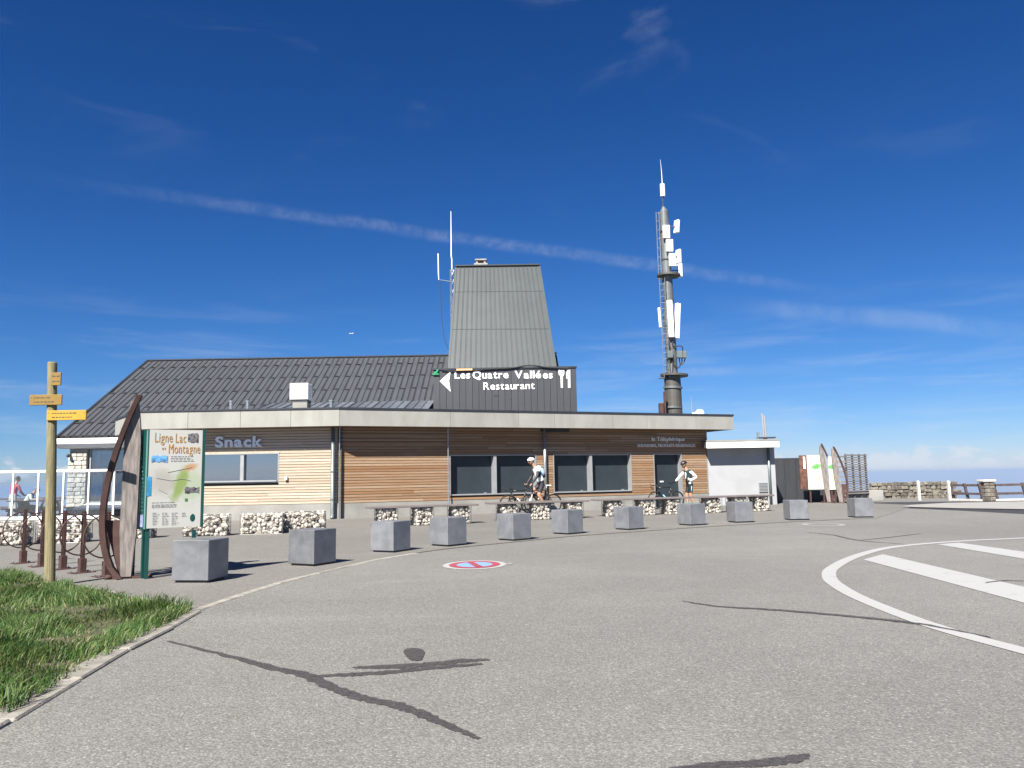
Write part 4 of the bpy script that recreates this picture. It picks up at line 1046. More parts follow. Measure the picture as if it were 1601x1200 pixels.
cb_ = thing('roof_cabinet', 'rusty brown cable cabinet standing against the mast foot', 'cabinet', (mp(1036, 640).x, MY - 0.6, 2.5))
a = mp(1030, 630, -0.6); b_ = mp(1038, 660, -0.6); MB().span((a.x, MY - 0.75, b_.z - 2), (b_.x, MY - 0.45, a.z)).build('case', 'cor_ten', cb_, bevel=0.02)
a = mp(1037.5, 612, -0.6); b_ = mp(1041.5, 660, -0.6); MB().span((a.x, MY - 0.7, b_.z - 2), (b_.x, MY - 0.5, a.z)).build('cable_duct', 'cor_ten', cb_)
ds = thing('satellite_dish', 'white dish aerial on a thin pole at the pavilion roof edge', 'antenna', (AT(1082, 648, 36).x, 36, 3.6))
q = AT(1081.5, 660, 36); MB().tube([Vector((q.x, 36, q.z - 1)), AT(1081.5, 640, 36), AT(1080.5, 619, 36)], [0.02, 0.02, 0.008], 6).build('pole', 'galv', ds)
c = AT(1094, 646, 36); MB().ellipsoid(c, (0.21, 0.1, 0.19), 18, 10, Matrix.Rotation(-0.5, 3, 'Z')).build('dish', 'antenna_white', ds, smooth=True)
MB().tube([c, AT(1083, 646, 35.8)], 0.025, 6).ellipsoid(AT(1085, 646, 35.75), (0.07, 0.05, 0.05)).build('feed_arm', 'antenna_white', ds)

# ------------------------------------------------------------------ white annex
an = thing('white_annex', 'small white rendered annex with overhanging flat roof beside the timber wall', 'building', (10, 35, 0))
NY = 34.0
nx0, nx1 = AT(1107.5, 740, NY).x, AT(1212.5, 740, NY).x
nzb = AT(1160, 699.5, NY - 0.62).z; nzt = AT(1160, 687, NY - 0.62).z
MB().span((nx0, NY, -0.3), (nx1, NY + 5.5, nzb + 0.05)).build('wall', 'white_render', an)
ra, rb = AT(1104.5, 694, NY - 0.62).x, AT(1218, 694, NY - 0.62).x
MB().span((ra, NY - 0.6, nzb + 0.02), (rb - 0.03, NY + 5.8, nzt - 0.02)).build('roof_slab', 'flat_roof', an)
MB().span((ra, NY - 0.64, nzb), (rb, NY - 0.6, nzt - 0.07)).build('fascia_panel', 'white_paint', an)
MB().span((rb - 0.03, NY - 0.6, nzb), (rb, NY + 5.8, nzt - 0.07)).build('fascia_panel', 'white_paint', an)
MB().span((ra, NY - 0.66, nzt - 0.07), (rb + 0.02, NY + 5.8, nzt)).build('roof_edge', 'plinth', an)
q = AT(1203, 740, NY - 0.1); MB().tube([(q.x, NY - 0.1, nzb), (q.x, NY - 0.1, 0)], 0.055, 10).build('downpipe', 'pipe_grey', an, smooth=True)
a, b_ = AT(1186, 754, NY - 0.02), AT(1201, 769.5, NY - 0.02); vg = MB().span((a.x, NY - 0.03, b_.z), (b_.x, NY, a.z)).build('vent_grille', 'frame_grey', an)
for i in range(7): zz = b_.z + (a.z - b_.z) * (i + 0.5) / 7; piece('louvre', ((a.x + b_.x) / 2, NY - 0.04, zz), (b_.x - a.x - 0.04, 0.03, 0.03), Matrix.Rotation(0.5, 3, 'X'), 'frame_grey', vg)
fl = thing('twin_flue', 'pair of thin metal flue pipes on the annex roof', 'flue', (AT(1195, 684, 36).x, 36, nzt))
for du in (0, 3.4): MB().tube([AT(1195 + du, 690, 36), AT(1191.3 + du, 646 + du, 36)], 0.045, 8).build('flue_pipe', 'frame_grey', fl)
q = AT(1198, 684, 36); MB().box(q, (0.75, 0.4, 0.06)).build('base_plate', 'frame_dark', fl); q = AT(1186, 680.5, 36); MB().box(q, (0.12, 0.12, 0.28)).build('stub', 'galv', fl)

# ------------------------------------------------------------------ glazed terrace on the left
TY = 29.8
ter = thing('glass_windbreak', 'white-framed glass windbreak along the terrace in front of the stone hut', 'windbreak', (-17.5, TY, 0))
tx1 = AT(187, 770, TY).x; tz1 = AT(95, 736.5, TY).z; step_ = AT(59.5, 770, TY).x - AT(20, 770, TY).x
xs = [AT(20, 770, TY).x + step_ * i for i in range(-4, 5)]; xs = [x for x in xs if x < tx1 + 0.1]
MB().tube([(xs[0], TY, tz1), (xs[-1], TY, tz1)], 0.055, 10).build('top_rail', 'white_paint', ter)
MB().span((xs[0], TY - 0.05, 0.09), (xs[-1], TY + 0.05, 0.2)).build('bottom_rail', 'white_paint', ter)
MB().span((xs[0], TY - 0.03, -0.02), (xs[-1], TY + 0.2, 0.09)).build('footing', 'plinth', ter)
for x in xs: MB().span((x - 0.028, TY - 0.03, 0.2), (x + 0.028, TY + 0.03, tz1 - 0.04)).build('post', 'white_paint', ter)
for a, b_ in zip(xs, xs[1:]): MB().span((a + 0.03, TY - 0.006, 0.2), (b_ - 0.03, TY + 0.006, tz1 - 0.05)).build('pane', 'glass_clear', ter)
# dark rail at the terrace rim
rl = thing('terrace_railing', 'dark timber railing at the terrace rim behind the glass windbreak', 'railing', (-21, 34.6, 0))
for z in (0.42, 0.78): MB().bar((-27, 34.6, z), (-17.6, 34.6, z), 0.06, 0.09).build('rail', 'rail_wood', rl)
for x in np.arange(-27, -17.5, 1.5): MB().span((x - 0.05, 34.55, -0.1), (x + 0.05, 34.65, 0.85)).build('post', 'rail_wood', rl)
def picnic(x, y, rz, lb):
    tb = thing('picnic_table', lb, 'table', (x, y, 0), rz, 'picnic tables on the terrace')
    def L(mb, nm): return mb.build(nm, 'plum', tb)
    M = W(tb)
    def P(*a): return M @ Vector(a)
    R3 = M.to_3x3()
    for i in range(4): L(MB().box(P(0, -0.27 + 0.18 * i, 0.74), (1.5, 0.165, 0.045), R3), 'table_plank')
    for s_ in (-1, 1): L(MB().box(P(0, s_ * 0.66, 0.44), (1.5, 0.22, 0.045), R3), 'seat_plank')
    for q in (-0.55, 0.55):
        L(MB().bar(P(q, -0.72, 0.01), P(q, -0.22, 0.72), 0.05, 0.1).bar(P(q, 0.72, 0.01), P(q, 0.22, 0.72), 0.05, 0.1).bar(P(q, -0.75, 0.38), P(q, 0.75, 0.38), 0.05, 0.09), 'trestle')
picnic(AT(40, 800, 31.6).x, 31.9, 0.15, 'dark plum picnic table on the terrace with a person sitting at it')
picnic(AT(98, 800, 32.2).x - 0.35, 31.2, 0.1, 'dark plum picnic table pushed close to the stone pillar')

# ------------------------------------------------------------------ steel cubes
CS = 0.515
cubes = [(272.5, 325, 355, 912), (453.7, 490.5, 523, 886), (581, 615, 641, 864.5), (674, 700, 727.5, 855), (779, 802.6, 828.5, 846), (864.3, 888, 910.6, 836), (961.6, 983, 1005, 829), (1060.5, 1080, 1102.7, 822), (1137, 1151, 1176.7, 817.5), (1225.3, 1236, 1264.7, 813.5), (1325, 1338, 1366.5, 809.5)]
ordn = ['nearest', 'second', 'third', 'fourth', 'fifth', 'sixth', 'seventh', 'eighth', 'ninth', 'tenth', 'last']
cb0 = MB().box((0, 0, 0.03 + CS / 2), (CS, CS, CS)).mesh('steel_body', None, 0.006); cb0.materials.append(MATS['cube_steel'])
cb1 = cb0.copy(); cb1.materials.clear(); cb1.materials.append(MATS['cube_steel_pale'])
ft0 = MB().box((0, 0, 0.016), (CS - 0.07, CS - 0.07, 0.036)).mesh('foot', None); ft0.materials.append(MATS['frame_dark'])
for i, (ul, uc, ur, v) in enumerate(cubes):
    p = G(uc, v); th = math.atan2(ur - uc, uc - ul); vd = Vector((p.x, p.y, 0)).normalized(); rv = Vector((vd.y, -vd.x, 0))
    e1 = (-math.cos(th) * rv + math.sin(th) * vd) * CS; e2 = (math.sin(th) * rv + math.cos(th) * vd) * CS
    c = p + (e1 + e2) / 2
    lb = 'galvanised steel cube bollard along the plaza kerb, ' + ('the scuffed one nearest the map totem' if i == 0 else f'{ordn[i]} from the map totem' if i < 10 else 'last, before the slatted screen')
    t_ = thing('steel_cube', lb, 'bollard', (c.x, c.y, 0.006), math.atan2(e2.y, e2.x), 'steel cubes along the kerb')
    link('steel_body', cb1 if i < 2 else cb0, t_, W(t_)); link('foot', ft0, t_, W(t_))

# ------------------------------------------------------------------ gabions and gabion benches
def rock(bm, c, r, rr_):
    q = bmesh.ops.create_icosphere(bm, subdivisions=1, radius=1.0)['verts']
    sx, sy, sz = r * rr_.uniform(0.75, 1.25), r * rr_.uniform(0.7, 1.1), r * rr_.uniform(0.65, 1.0)
    M = Matrix.Translation(c) @ Matrix.Rotation(rr_.uniform(0, 6.28), 4, Vector((rr_.uniform(-1, 1), rr_.uniform(-1, 1), rr_.uniform(-1, 1)))) @ Matrix.Diagonal((sx, sy, sz, 1))
    ph = rr_.uniform(0, 50)
    for v in q:
        n_ = mnoise.noise(v.co * 1.3 + Vector((ph, 0, 0))); v.co = M @ (v.co * (1 + 0.35 * n_))
def gabion_mesh(L, Dp, Hh, seed, r=0.06):
    rr_ = random.Random(seed); bm = bmesh.new(); st = r * 1.62
    nx, ny, nz = max(2, round(L / st)), max(2, round(Dp / st)), max(2, round(Hh / st))
    for i in range(nx):
        for j in range(ny):
            for k_ in range(nz):
                if 0 < i < nx - 1 and 0 < j < ny - 1 and k_ < nz - 1: continue
                f = lambda a, n, S: (a + 0.5 + rr_.uniform(-0.46, 0.46)) / n * S
                c = Vector((min(L - r * 0.8, max(r * 0.8, f(i, nx, L))) - L / 2, min(Dp - r * 0.8, max(r * 0.8, f(j, ny, Dp))) - Dp / 2, min(Hh - r * 0.7, max(r * 0.6, f(k_, nz, Hh)))))
                rock(bm, c, r * rr_.uniform(0.68, 1.45), rr_)
    me = bpy.data.meshes.new('stone_fill'); bm.to_mesh(me); bm.free(); me.materials.append(MATS['gabion_stone']); return me
def cage_mesh(L, Dp, Hh, g=0.1):
    mb = MB(); o = 0.004; x, y = L / 2 + o, Dp / 2 + o
    nx, ny, nz = round(L / g), round(Dp / g), round(Hh / g); r = 0.0028
    for i in range(nx + 1):
        a = -x + 2 * x * i / nx
        for s_ in (-y, y): mb.tube([(a, s_, 0.005), (a, s_, Hh)], r, 4, cap=False)
        mb.tube([(a, -y, Hh), (a, y, Hh)], r, 4, cap=False)
    for j in range(ny + 1):
        a = -y + 2 * y * j / ny
        for s_ in (-x, x): mb.tube([(s_, a, 0.005), (s_, a, Hh)], r, 4, cap=False)
        mb.tube([(-x, a, Hh), (x, a, Hh)], r, 4, cap=False)
    for k_ in range(nz + 1):
        z = Hh * k_ / nz + 0.003
        rr_ = 0.006 if k_ in (0, nz) else r
        mb.tube([(-x, -y, z), (x, -y, z), (x, y, z), (-x, y, z)], rr_, 4, closed=True)
    for a in (-x, x):
        for s_ in (-y, y): mb.tube([(a, s_, 0.004), (a, s_, Hh)], 0.007, 4)
    me = mb.mesh('wire_cage'); me.materials.append(MATS['wire']); return me
GBL = [gabion_mesh(1.02, 0.5, 0.5, 3 + i) for i in range(2)]; CGL = cage_mesh(1.02, 0.5, 0.5)
GBS = [gabion_mesh(0.55, 0.5, 0.5, 20 + i, 0.056) for i in range(3)]; CGS = cage_mesh(0.55, 0.5, 0.5)
gamma = rad(9)
gl = [((-36, 27), 854, 'at the far end past the bike racks'), ((63, 123), 849, 'behind the bike racks and signpost'), ((171, 228), 842.5, 'half hidden behind the map totem'), ((290, 350), 838.5, 'just beside the map panel'), ((379, 437), 835, 'second from the corner downpipe'), ((443, 507), 831.5, 'nearest the corner downpipe')]
for i, ((u0, u1), v, lb) in enumerate(gl):
    a = G(u0, v + 1.0); d = Vector((math.cos(gamma), math.sin(gamma), 0)); n_ = Vector((-d.y, d.x, 0))
    b_ = ON(u1, v, a, n_); L = (b_ - a).dot(d); c = (a + d * (L / 2)) + n_ * 0.25
    t_ = thing('gabion', 'wire gabion seat filled with pale stones, ' + lb, 'gabion', (c.x, c.y, 0.006), gamma, 'stone gabions along the snack bar front')
    M = W(t_) @ Matrix.Rotation(math.pi * (i % 3 == 1), 4, 'Z')
    s_ = link('stone_fill', GBL[i % 2], t_, M); s_['kind'] = 'stuff'
    link('wire_cage', CGL, t_, M)
def bench(px, vslab, base, ang, gabs, lb):
    d = Vector((math.cos(ang), math.sin(ang), 0)); n_ = Vector((-d.y, d.x, 0)); o = G(*base)
    zt = 0.575
    p0 = ON(px[0], vslab[0], o - n_ * 0.06, n_); p1 = ON(px[1], vslab[1], o - n_ * 0.06, n_)
    s0, s1 = (p0 - o).dot(d), (p1 - o).dot(d); c = o + d * ((s0 + s1) / 2) + n_ * 0.25
    t_ = thing('gabion_bench', lb, 'bench', (c.x, c.y, 0.006), ang, 'long benches on stone gabions')
    R3 = Matrix((d, n_, Vector((0, 0, 1)))).transposed()
    for j in range(3):
        wd = 0.62 / 3; MB().box(o + d * ((s0 + s1) / 2) + n_ * (0.25 - 0.31 + wd * (j + 0.5)) + Vector((0, 0, zt - 0.03)), (s1 - s0, wd - 0.012, 0.055), R3).build('seat_plank', 'bench_slab', t_, bevel=0.006)
    for j, (u0, u1) in enumerate(gabs):
        s_ = ((ON((u0 + u1) / 2, 800, o, n_) - o).dot(d)); q = o + d * s_ + n_ * 0.25
        M = Matrix.Translation((q.x, q.y, 0.006)) @ R3.to_4x4() @ Matrix.Diagonal((1, 1, 1.03, 1))
        g_ = link('wire_cage', CGS, t_, M); f = link('stone_fill', GBS[(j + int(px[0])) % 3], g_, M); f['kind'] = 'stuff'
bench((577.5, 748.5), (796, 788), (650, 822), rad(22), [(592, 622), (650, 677), (707, 738)], 'plank bench on three gabions by the wire trellis wall')
bench((768, 922), (786.5, 782), (835, 813), rad(20), [(783, 812), (832, 862), (888, 912)], 'plank bench on three gabions in front of the white-helmeted cyclist')
bench((936, 1079), (780.5, 777.5), (1004, 806), rad(20), [(949, 979), (1003, 1024), (1043, 1068)], 'plank bench on three gabions in front of the shop door')
bench((1092, 1211), (776, 772.5), (1106, 802.5), rad(21), [(1105, 1132), (1148, 1172), (1182, 1206)], 'plank bench on three gabions beside the white annex')

# ------------------------------------------------------------------ bike racks
rk = [(33, 881), (62, 886), (95, 890.5), (125, 896), (163, 901.5)]
rk_pos = [G(*p) for p in rk]; rd_ = (rk_pos[-1] - rk_pos[0]).normalized(); ra_ = math.atan2(rd_.y, rd_.x) + math.pi / 2
rp = thing('bike_rack', 'rusty ring bike rack, first of the row, farthest from the map totem', 'bike rack', (0, 0, 0), 0, 'rusty ring bike racks')
MB().tube([(0.3 * math.cos(a), 0, 0.56 + 0.3 * math.sin(a)) for a in [2 * math.pi * i / 36 for i in range(36)]], 0.011, 6, closed=True).build('ring', 'cor_ten', rp, smooth=True)
for s_ in (-1, 1):
    MB().span((0.025 * 1 - 0.02 + 0.0, s_ * 0.034 - 0.006, 0.0), (0.035 + 0.01, s_ * 0.034 + 0.006, 0.9)).build('upright', 'cor_ten', rp)
MB().span((-0.02, -0.052, 0.008), (0.07, 0.052, 0.21)).build('sleeve', 'cor_ten', rp, bevel=0.004)
MB().span((-0.14, -0.11, 0.0), (0.18, 0.11, 0.012)).build('base_plate', 'cor_ten', rp)
for s_ in (-0.1, 0.14):
    for q in (-0.08, 0.08): MB().tube([(s_, q, 0.012), (s_, q, 0.03)], 0.012, 6).build('bolt', 'galv', rp)
rl_ = ['first of the row, farthest from the map totem', 'second of the row counted from the terrace', 'middle one of the row, beside the signpost', 'fourth of the row, between signpost and map totem', 'last of the row, touching the map totem']
for i, p in enumerate(rk_pos):
    M = Matrix.Translation((p.x, p.y, 0.006)) @ Matrix.Rotation(ra_, 4, 'Z')
    c = rp if i == 0 else copy_tree(rp, M)
    if i == 0: c.matrix_world = M; WM[c.name] = M
    c['label'] = 'rusty ring bike rack, ' + rl_[i]

# ------------------------------------------------------------------ signpost
sp = G(78, 917); spz = AT(81, 566, sp.y).z
sg = thing('signpost', 'round wooden hiking signpost with yellow and ochre direction boards on the lawn', 'signpost', (sp.x, sp.y, 0))
tpx = AT(82, 566, sp.y).x
MB().tube([(sp.x, sp.y, -0.1), (sp.x * 0.5 + tpx * 0.5, sp.y, spz * 0.5), (tpx, sp.y, spz - 0.012), (tpx, sp.y, spz)], [0.066, 0.062, 0.058, 0.05], 16).build('post', 'post_wood', sg, smooth=False)
def board(u0, v0, u1, v1, m, yo, nm, point=None, rows=0):
    a, b_ = AT(u0, v0, sp.y + yo), AT(u1, v1, sp.y + yo)
    o_ = [Vector((a.x, sp.y + yo, b_.z)), Vector((b_.x, sp.y + yo, b_.z)), Vector((b_.x, sp.y + yo, a.z)), Vector((a.x, sp.y + yo, a.z))]
    if point == 'l': o_ = [o_[0] + Vector((0.0, 0, 0)), o_[1], o_[2], o_[3]]
    bd = MB().prism(o_, (0, 0.022, 0)).build(nm, m, sg, bevel=0.004)
    if rows:
        g = MB(); H_ = a.z - b_.z; W_ = b_.x - a.x
        for r_ in range(rows):
            z = a.z - H_ * (r_ + 0.75) / (rows + 0.5); x = a.x + W_ * 0.14
            while x < a.x + W_ * (0.6 + 0.2 * random.random()):
                l_ = random.uniform(0.015, 0.05); g.span((x, sp.y + yo - 0.0015, z - 0.007), (x + l_, sp.y + yo, z + 0.007)); x += l_ + 0.012
        g.build('printed_text', 'ink', bd)['kind'] = 'stuff'
    for x in (a.x + 0.02, b_.x - 0.03): MB().tube([(x, sp.y + yo, a.z - 0.03), (x, sp.y + yo - 0.006, a.z - 0.03)], 0.006, 6).build('screw', 'galv', bd)
board(80, 582, 94.5, 602, 'sign_ochre', -0.085, 'direction_board', rows=2)
board(46, 617, 96, 632.5, 'sign_ochre', -0.085, 'direction_board', rows=2)
board(73, 641.5, 134, 656, 'sign_yellow', -0.085, 'direction_board', rows=2)

# ------------------------------------------------------------------ map totem and its panels
def totem(base, hgt, ang, lb, plank_w=0.21, sgn=-1, lean=0.0):
    t_ = thing('totem_post', lb, 'totem', base, ang, 'curved ski-like totem posts')
    M = W(t_)
    def P(x, y, z): return M @ Vector((x, y, z))
    n = 16; Lc = []; Rc = []                       # weathered plank, tapering at both ends
    for i in range(n + 1):
        q = i / n; z = 0.03 + (hgt - 0.1) * q
        wv = plank_w * (0.62 + 0.38 * min(1, q / 0.25)) * (1 - 0.55 * max(0, (q - 0.75) / 0.25) ** 1.5)
        cx_ = 0.03 * q + lean * q
        Lc.append((cx_ - wv / 2, z)); Rc.append((cx_ + wv / 2, z))
    out = [P(x, -0.05, z) for x, z in Lc] + [P(x, -0.05, z) for x, z in reversed(Rc)]
    MB().prism(out, M.to_3x3() @ Vector((0, 0.1, 0))).build('plank', 'plank_grey', t_)
    pts = []; iL = []; iR = []
    for i in range(n + 1):
        q = i / n; z = 0.01 + hgt * q
        bow = 0.1 * (1 - q) + 0.3 * math.sin(math.pi * q ** 0.75) ** 0.9
        x = sgn * (-0.0 + bow) + (0.075 * q + lean * q + sgn * 0.01)
        iL.append((x - sgn * 0.0, z)); iR.append((x - sgn * (0.075 - 0.015 * q), z))
    vs = []
    for (xa, z), (xb, z2) in zip(iL, iR): vs += [P(xa, -0.14, z), P(xb, -0.12, z), P(xb, 0.02, z), P(xa, 0.0, z)]
    fs = [(0, 1, 2, 3), tuple(4 * n + i for i in (3, 2, 1, 0))]
    for i in range(n):
        for k_ in range(4): k2 = (k_ + 1) % 4; fs.append((4 * i + k_, 4 * i + k2, 4 * i + 4 + k2, 4 * i + 4 + k_))
    MB().add(vs, fs).build('steel_bow', 'cor_ten', t_)
    MB().prism([P(sgn * 0.3, -0.02, 0.8), P(sgn * 0.06, -0.02, 0.8), P(sgn * 0.0, -0.02, 0.02), P(sgn * 0.08, -0.02, 0.02)], M.to_3x3() @ Vector((0, 0.03, 0))).build('web_plate', 'cor_ten', t_)
    for x in (sgn * 0.22, -sgn * 0.28): MB().ellipsoid(P(x, -0.02, 0.035), (0.05, 0.035, 0.032)).build('anchor_bolt', 'cor_ten', t_)
    MB().bar(P(sgn * 0.27, 0, 0.02), P(-sgn * 0.33, 0, 0.02), 0.07, 0.03).build('foot_plate', 'cor_ten', t_)
    return t_
tb_ = G(197, 905); th_ = AT(214, 620, tb_.y).z
totem((tb_.x, tb_.y, 0.006), th_, rad(17), 'curved rusty steel and weathered plank totem beside the bike racks and map panel')
PY = tb_.y - 0.12
pl = AT(234.5, 671, PY); pr = AT(317, 672, PY + 0.36); plb = AT(232, 826, PY)
mpn = thing('map_panel', 'pale information panel with ochre title and a valley map on the plaza', 'information board', ((pl.x + pr.x) / 2, PY + 0.18, 0))
pd = Vector((pr.x - pl.x, 0.36, 0)); pW = pd.length; pd.normalize(); pn = Vector((pd.y, -pd.x, 0)); pz0, pz1 = plb.z, pl.z
po = Vector((pl.x, PY, 0)); PR3 = Matrix((pd, -pn, Vector((0, 0, 1)))).transposed()
def pp_(s_, z, off=0.0): return po + pd * s_ + pn * off + Vector((0, 0, z))
# panel sheet with its own local axes so that the printed map sits in panel space
pm = MB().box((0, 0, (pz1 - pz0) / 2 + 0.05 * 0), (pW, 0.03, pz1 - pz0)).mesh('panel_sheet'); pm.materials.append(MATS['poster'])
link('panel_sheet', pm, mpn, Matrix.Translation(pp_(pW / 2, pz0, -0.016)) @ PR3.to_4x4())
MB().box(pp_(pW + 0.02, (pz0 + pz1) / 2, -0.01), (0.04, 0.05, pz1 - pz0 + 0.02), PR3).build('edge_strip', 'panel_green', mpn)
MB().box(pp_(pW * 0.03, 0.35, -0.05), (0.05, 0.06, 0.7), PR3).build('leg', 'panel_green', mpn); MB().box(pp_(pW * 0.9, 0.32, -0.06), (0.05, 0.06, 0.64), PR3).build('leg', 'panel_green', mpn)
def psz(u, v): p = ON(u, v, po, pn); return (p - po).dot(pd), p.z
def plet(txt, u0, u1, v, size, m='letter_ochre'):
    s0, z = psz(u0, v); s1, _ = psz(u1, v); letters(mpn, txt, pp_(s0, z, 0.003), pd, (0, 0, 1), s1 - s0, size, m, 0.0, 0.004, gap=0.12, depth=0.3)
plet('Ligne', 242, 269.5, 690.5, 0.19); plet('Lac', 274.5, 290.5, 691.5, 0.19); plet('et', 253, 259, 702.5, 0.06); plet('Montagne', 263.5, 312.5, 708, 0.19)
def pimg(u0, v0, u1, v1, m, nm='printed_picture', jag=0.012):
    s0, z1_ = psz(u0, v0); s1, z0_ = psz(u1, v1); n = 9; up = []; dn = []
    for i in range(n + 1):
        q = i / n; up.append(pp_(s0 + (s1 - s0) * q, z1_ + random.uniform(-jag, jag), 0.0035)); dn.append(pp_(s0 + (s1 - s0) * q, z0_ + random.uniform(-jag, jag), 0.0035))
    MB().prism(dn + up[::-1], pn * -0.003).build(nm, m, mpn)
pimg(237, 712, 262, 722, 'print_lake'); pimg(289, 762, 311, 770, 'print_dark'); pimg(294, 677.5, 310, 691, 'print_dark'); pimg(230, 745, 236, 775, 'panel_blue'); pimg(289, 779, 293, 783, 'print_green', jag=0.004)
s0, z = psz(301, 809); MB().ellipsoid(pp_(s0, z, 0.0), (0.035, 0.004, 0.055), 16, 8, PR3).build('printed_logo', 'panel_green', mpn)
g = MB()
def tline(u0, u1, v, h=0.006):
    s0, z = psz(u0, v); s1, _ = psz(u1, v); x = s0
    while x < s1:
        l_ = min(random.uniform(0.02, 0.06), s1 - x); g.box(pp_(x + l_ / 2, z, 0.003), (l_, 0.002, h), PR3); x += l_ + 0.012
for v in (713, 715.5, 718, 720.5): tline(267, 300 + random.uniform(-4, 6), v)
for v in (785.5, 789, 791, 793): tline(237, 276 + random.uniform(-4, 2), v)
for cx0 in (238, 253, 268, 284):
    for k_ in range(8 if cx0 < 280 else 3): tline(cx0, cx0 + random.uniform(6, 11), 801.5 + 2.6 * k_)
for a_, b2_ in (((262, 738), (300, 730)), ((245, 747), (268, 751)), ((268, 751), (285, 748)), ((285, 748), (298, 751)), ((248, 765), (262, 772))):
    (sa, za_), (sb_, zb_) = psz(*a_), psz(*b2_); g.bar(pp_(sa, za_, 0.003), pp_(sb_, zb_, 0.003), 0.003, 0.0035)
g.build('printed_text', 'ink_soft', mpn)['kind'] = 'stuff'
# dark green side panel folded back from the map
gpn = thing('green_side_panel', 'dark green narrow panel with pale lines between totem and map panel', 'information board', (pl.x - 0.15, PY - 0.2, 0))
ga = Vector((pl.x - 0.012, PY + 0.0, 0)); gb = AT(206, 740, PY + 0.48); gb.z = 0
gd = (ga - gb).normalized(); gn = Vector((gd.y, -gd.x, 0)); GW = (ga - gb).length; GR3 = Matrix((gd, -gn, Vector((0, 0, 1)))).transposed()
def gp(s_, z, off=0.0): return gb + gd * s_ + gn * off + Vector((0, 0, z))
gz1 = pz1 + 0.0; gz0 = pz0 - 0.02
MB().box(gp(GW / 2, (gz0 + gz1) / 2, -0.014), (GW, 0.026, gz1 - gz0), GR3).build('panel_sheet', 'panel_green', gpn)
MB().box(gp(GW * 0.45, gz0 + 0.12, 0.002), (GW * 0.75, 0.004, 0.17), GR3).build('printed_logo', 'panel_logo', gpn)
MB().box(gp(GW * 0.92, (gz0 + gz1) / 2, 0.001), (0.05, 0.003, gz1 - gz0 - 0.02), GR3).build('edge_strip', 'panel_line', gpn)
g = MB()
for i in range(12): g.box(gp(GW * random.uniform(0.42, 0.5), gz0 + 0.26 + 0.055 * i, 0.002), (GW * random.uniform(0.5, 0.7), 0.003, 0.006), GR3)
for i in range(5): g.box(gp(GW * 0.6, gz1 - 0.1 - 0.12 * i, 0.002), (0.02, 0.003, random.uniform(0.04, 0.09)), GR3)
zc_ = gz1 - 0.68
for a_, b2_ in (((0.2, 0.12), (0.75, 0.1)), ((0.75, 0.1), (0.3, 0.05)), ((0.3, 0.05), (0.75, 0.0)), ((0.75, 0.0), (0.2, -0.03))): g.bar(gp(GW * a_[0], zc_ + a_[1], 0.003), gp(GW * b2_[0], zc_ + b2_[1], 0.003), 0.003, 0.012)
g.build('printed_text', 'panel_line', gpn)['kind'] = 'stuff'
for s_ in (0.12, 0.8): MB().box(gp(GW * s_, gz0 / 2, -0.03), (0.05, 0.05, gz0), GR3).build('leg', 'panel_green', gpn)

# far pair of totems with posters and the slatted screen
fb1 = G(1296, 786); fb2 = G(1315, 786.5)
totem((fb1.x, fb1.y, 0.006), AT(1284.5, 694, fb1.y).z, rad(-14), 'curved totem with weathered plank next to the far poster board', 0.22, 1, -0.22)
totem((fb2.x, fb2.y, 0.006), AT(1303.5, 698.5, fb2.y).z, rad(-14), 'curved totem with weathered plank next to the slatted screen', 0.22, 1, -0.22)
def farboard(u0, u1, v0, v1, y, lb, strip):
    a, b_ = AT(u0, v0, y), AT(u1, v1, y)
    t_ = thing('poster_board', lb, 'information board', ((a.x + b_.x) / 2, y, 0))
    W_, H_ = b_.x - a.x, a.z - b_.z
    me = MB().box((0, 0, H_ / 2), (W_, 0.03, H_)).mesh('panel_sheet'); me.materials.append(MATS['poster_far'])
    for v in me.vertices: v.co.z += 0.0
    link('panel_sheet', me, t_, Matrix.Translation(((a.x + b_.x) / 2, y, b_.z)))
    if strip: MB().span((a.x - 0.33, y - 0.03, b_.z + 0.03), (a.x, y + 0.01, a.z)).build('side_strip', 'panel_brown', t_); MB().span((a.x - 0.16, y - 0.034, b_.z + 0.9), (a.x - 0.07, y - 0.03, a.z - 0.06)).build('printed_text', 'letter_pale', t_)
    g = MB()
    for i in range(7): z = a.z - 0.08 - i * 0.2 * H_ / 1.5 + random.uniform(-0.02, 0.02); g.span((a.x + 0.06, y - 0.018, z - 0.006), (a.x + W_ * random.uniform(0.5, 0.95), y - 0.015, z + 0.006))
    g.build('printed_text', 'ink_soft', t_)['kind'] = 'stuff'
    for x in (a.x + 0.1, b_.x - 0.1): MB().span((x - 0.03, y + 0.02, 0), (x + 0.03, y + 0.08, b_.z + 0.3)).build('leg', 'cor_ten', t_)
farboard(1260.5, 1292, 711.5, 764.5, fb1.y + 0.1, 'white poster board with green map and brown side strip by the steel box', True)
farboard(1294, 1310, 713.5, 765, fb2.y + 0.3, 'narrow white poster board squeezed between the two far totems', False)
SY = 35.2
sc0 = thing('slatted_screen', 'grey weathered timber screen of horizontal slats beyond the last steel cube', 'screen', (AT(1341, 770, SY).x, SY, 0))
a, b_ = AT(1321, 709.5, SY), AT(1361, 772, SY + 0.5)
sd_ = Vector((b_.x - a.x, 0.7, 0)); sL = sd_.length; sd_.normalize(); SR3 = Matrix((sd_, Vector((-sd_.y, sd_.x, 0)), Vector((0, 0, 1)))).transposed()
for i in range(17):
    z = b_.z + (a.z - b_.z) * (i + 0.5) / 17
    piece('slat', Vector((a.x, SY, z)) + sd_ * (sL / 2 + random.uniform(-0.03, 0.05)), (sL + random.uniform(-0.05, 0.05), 0.05, 0.062), SR3, 'slat_grey', sc0)
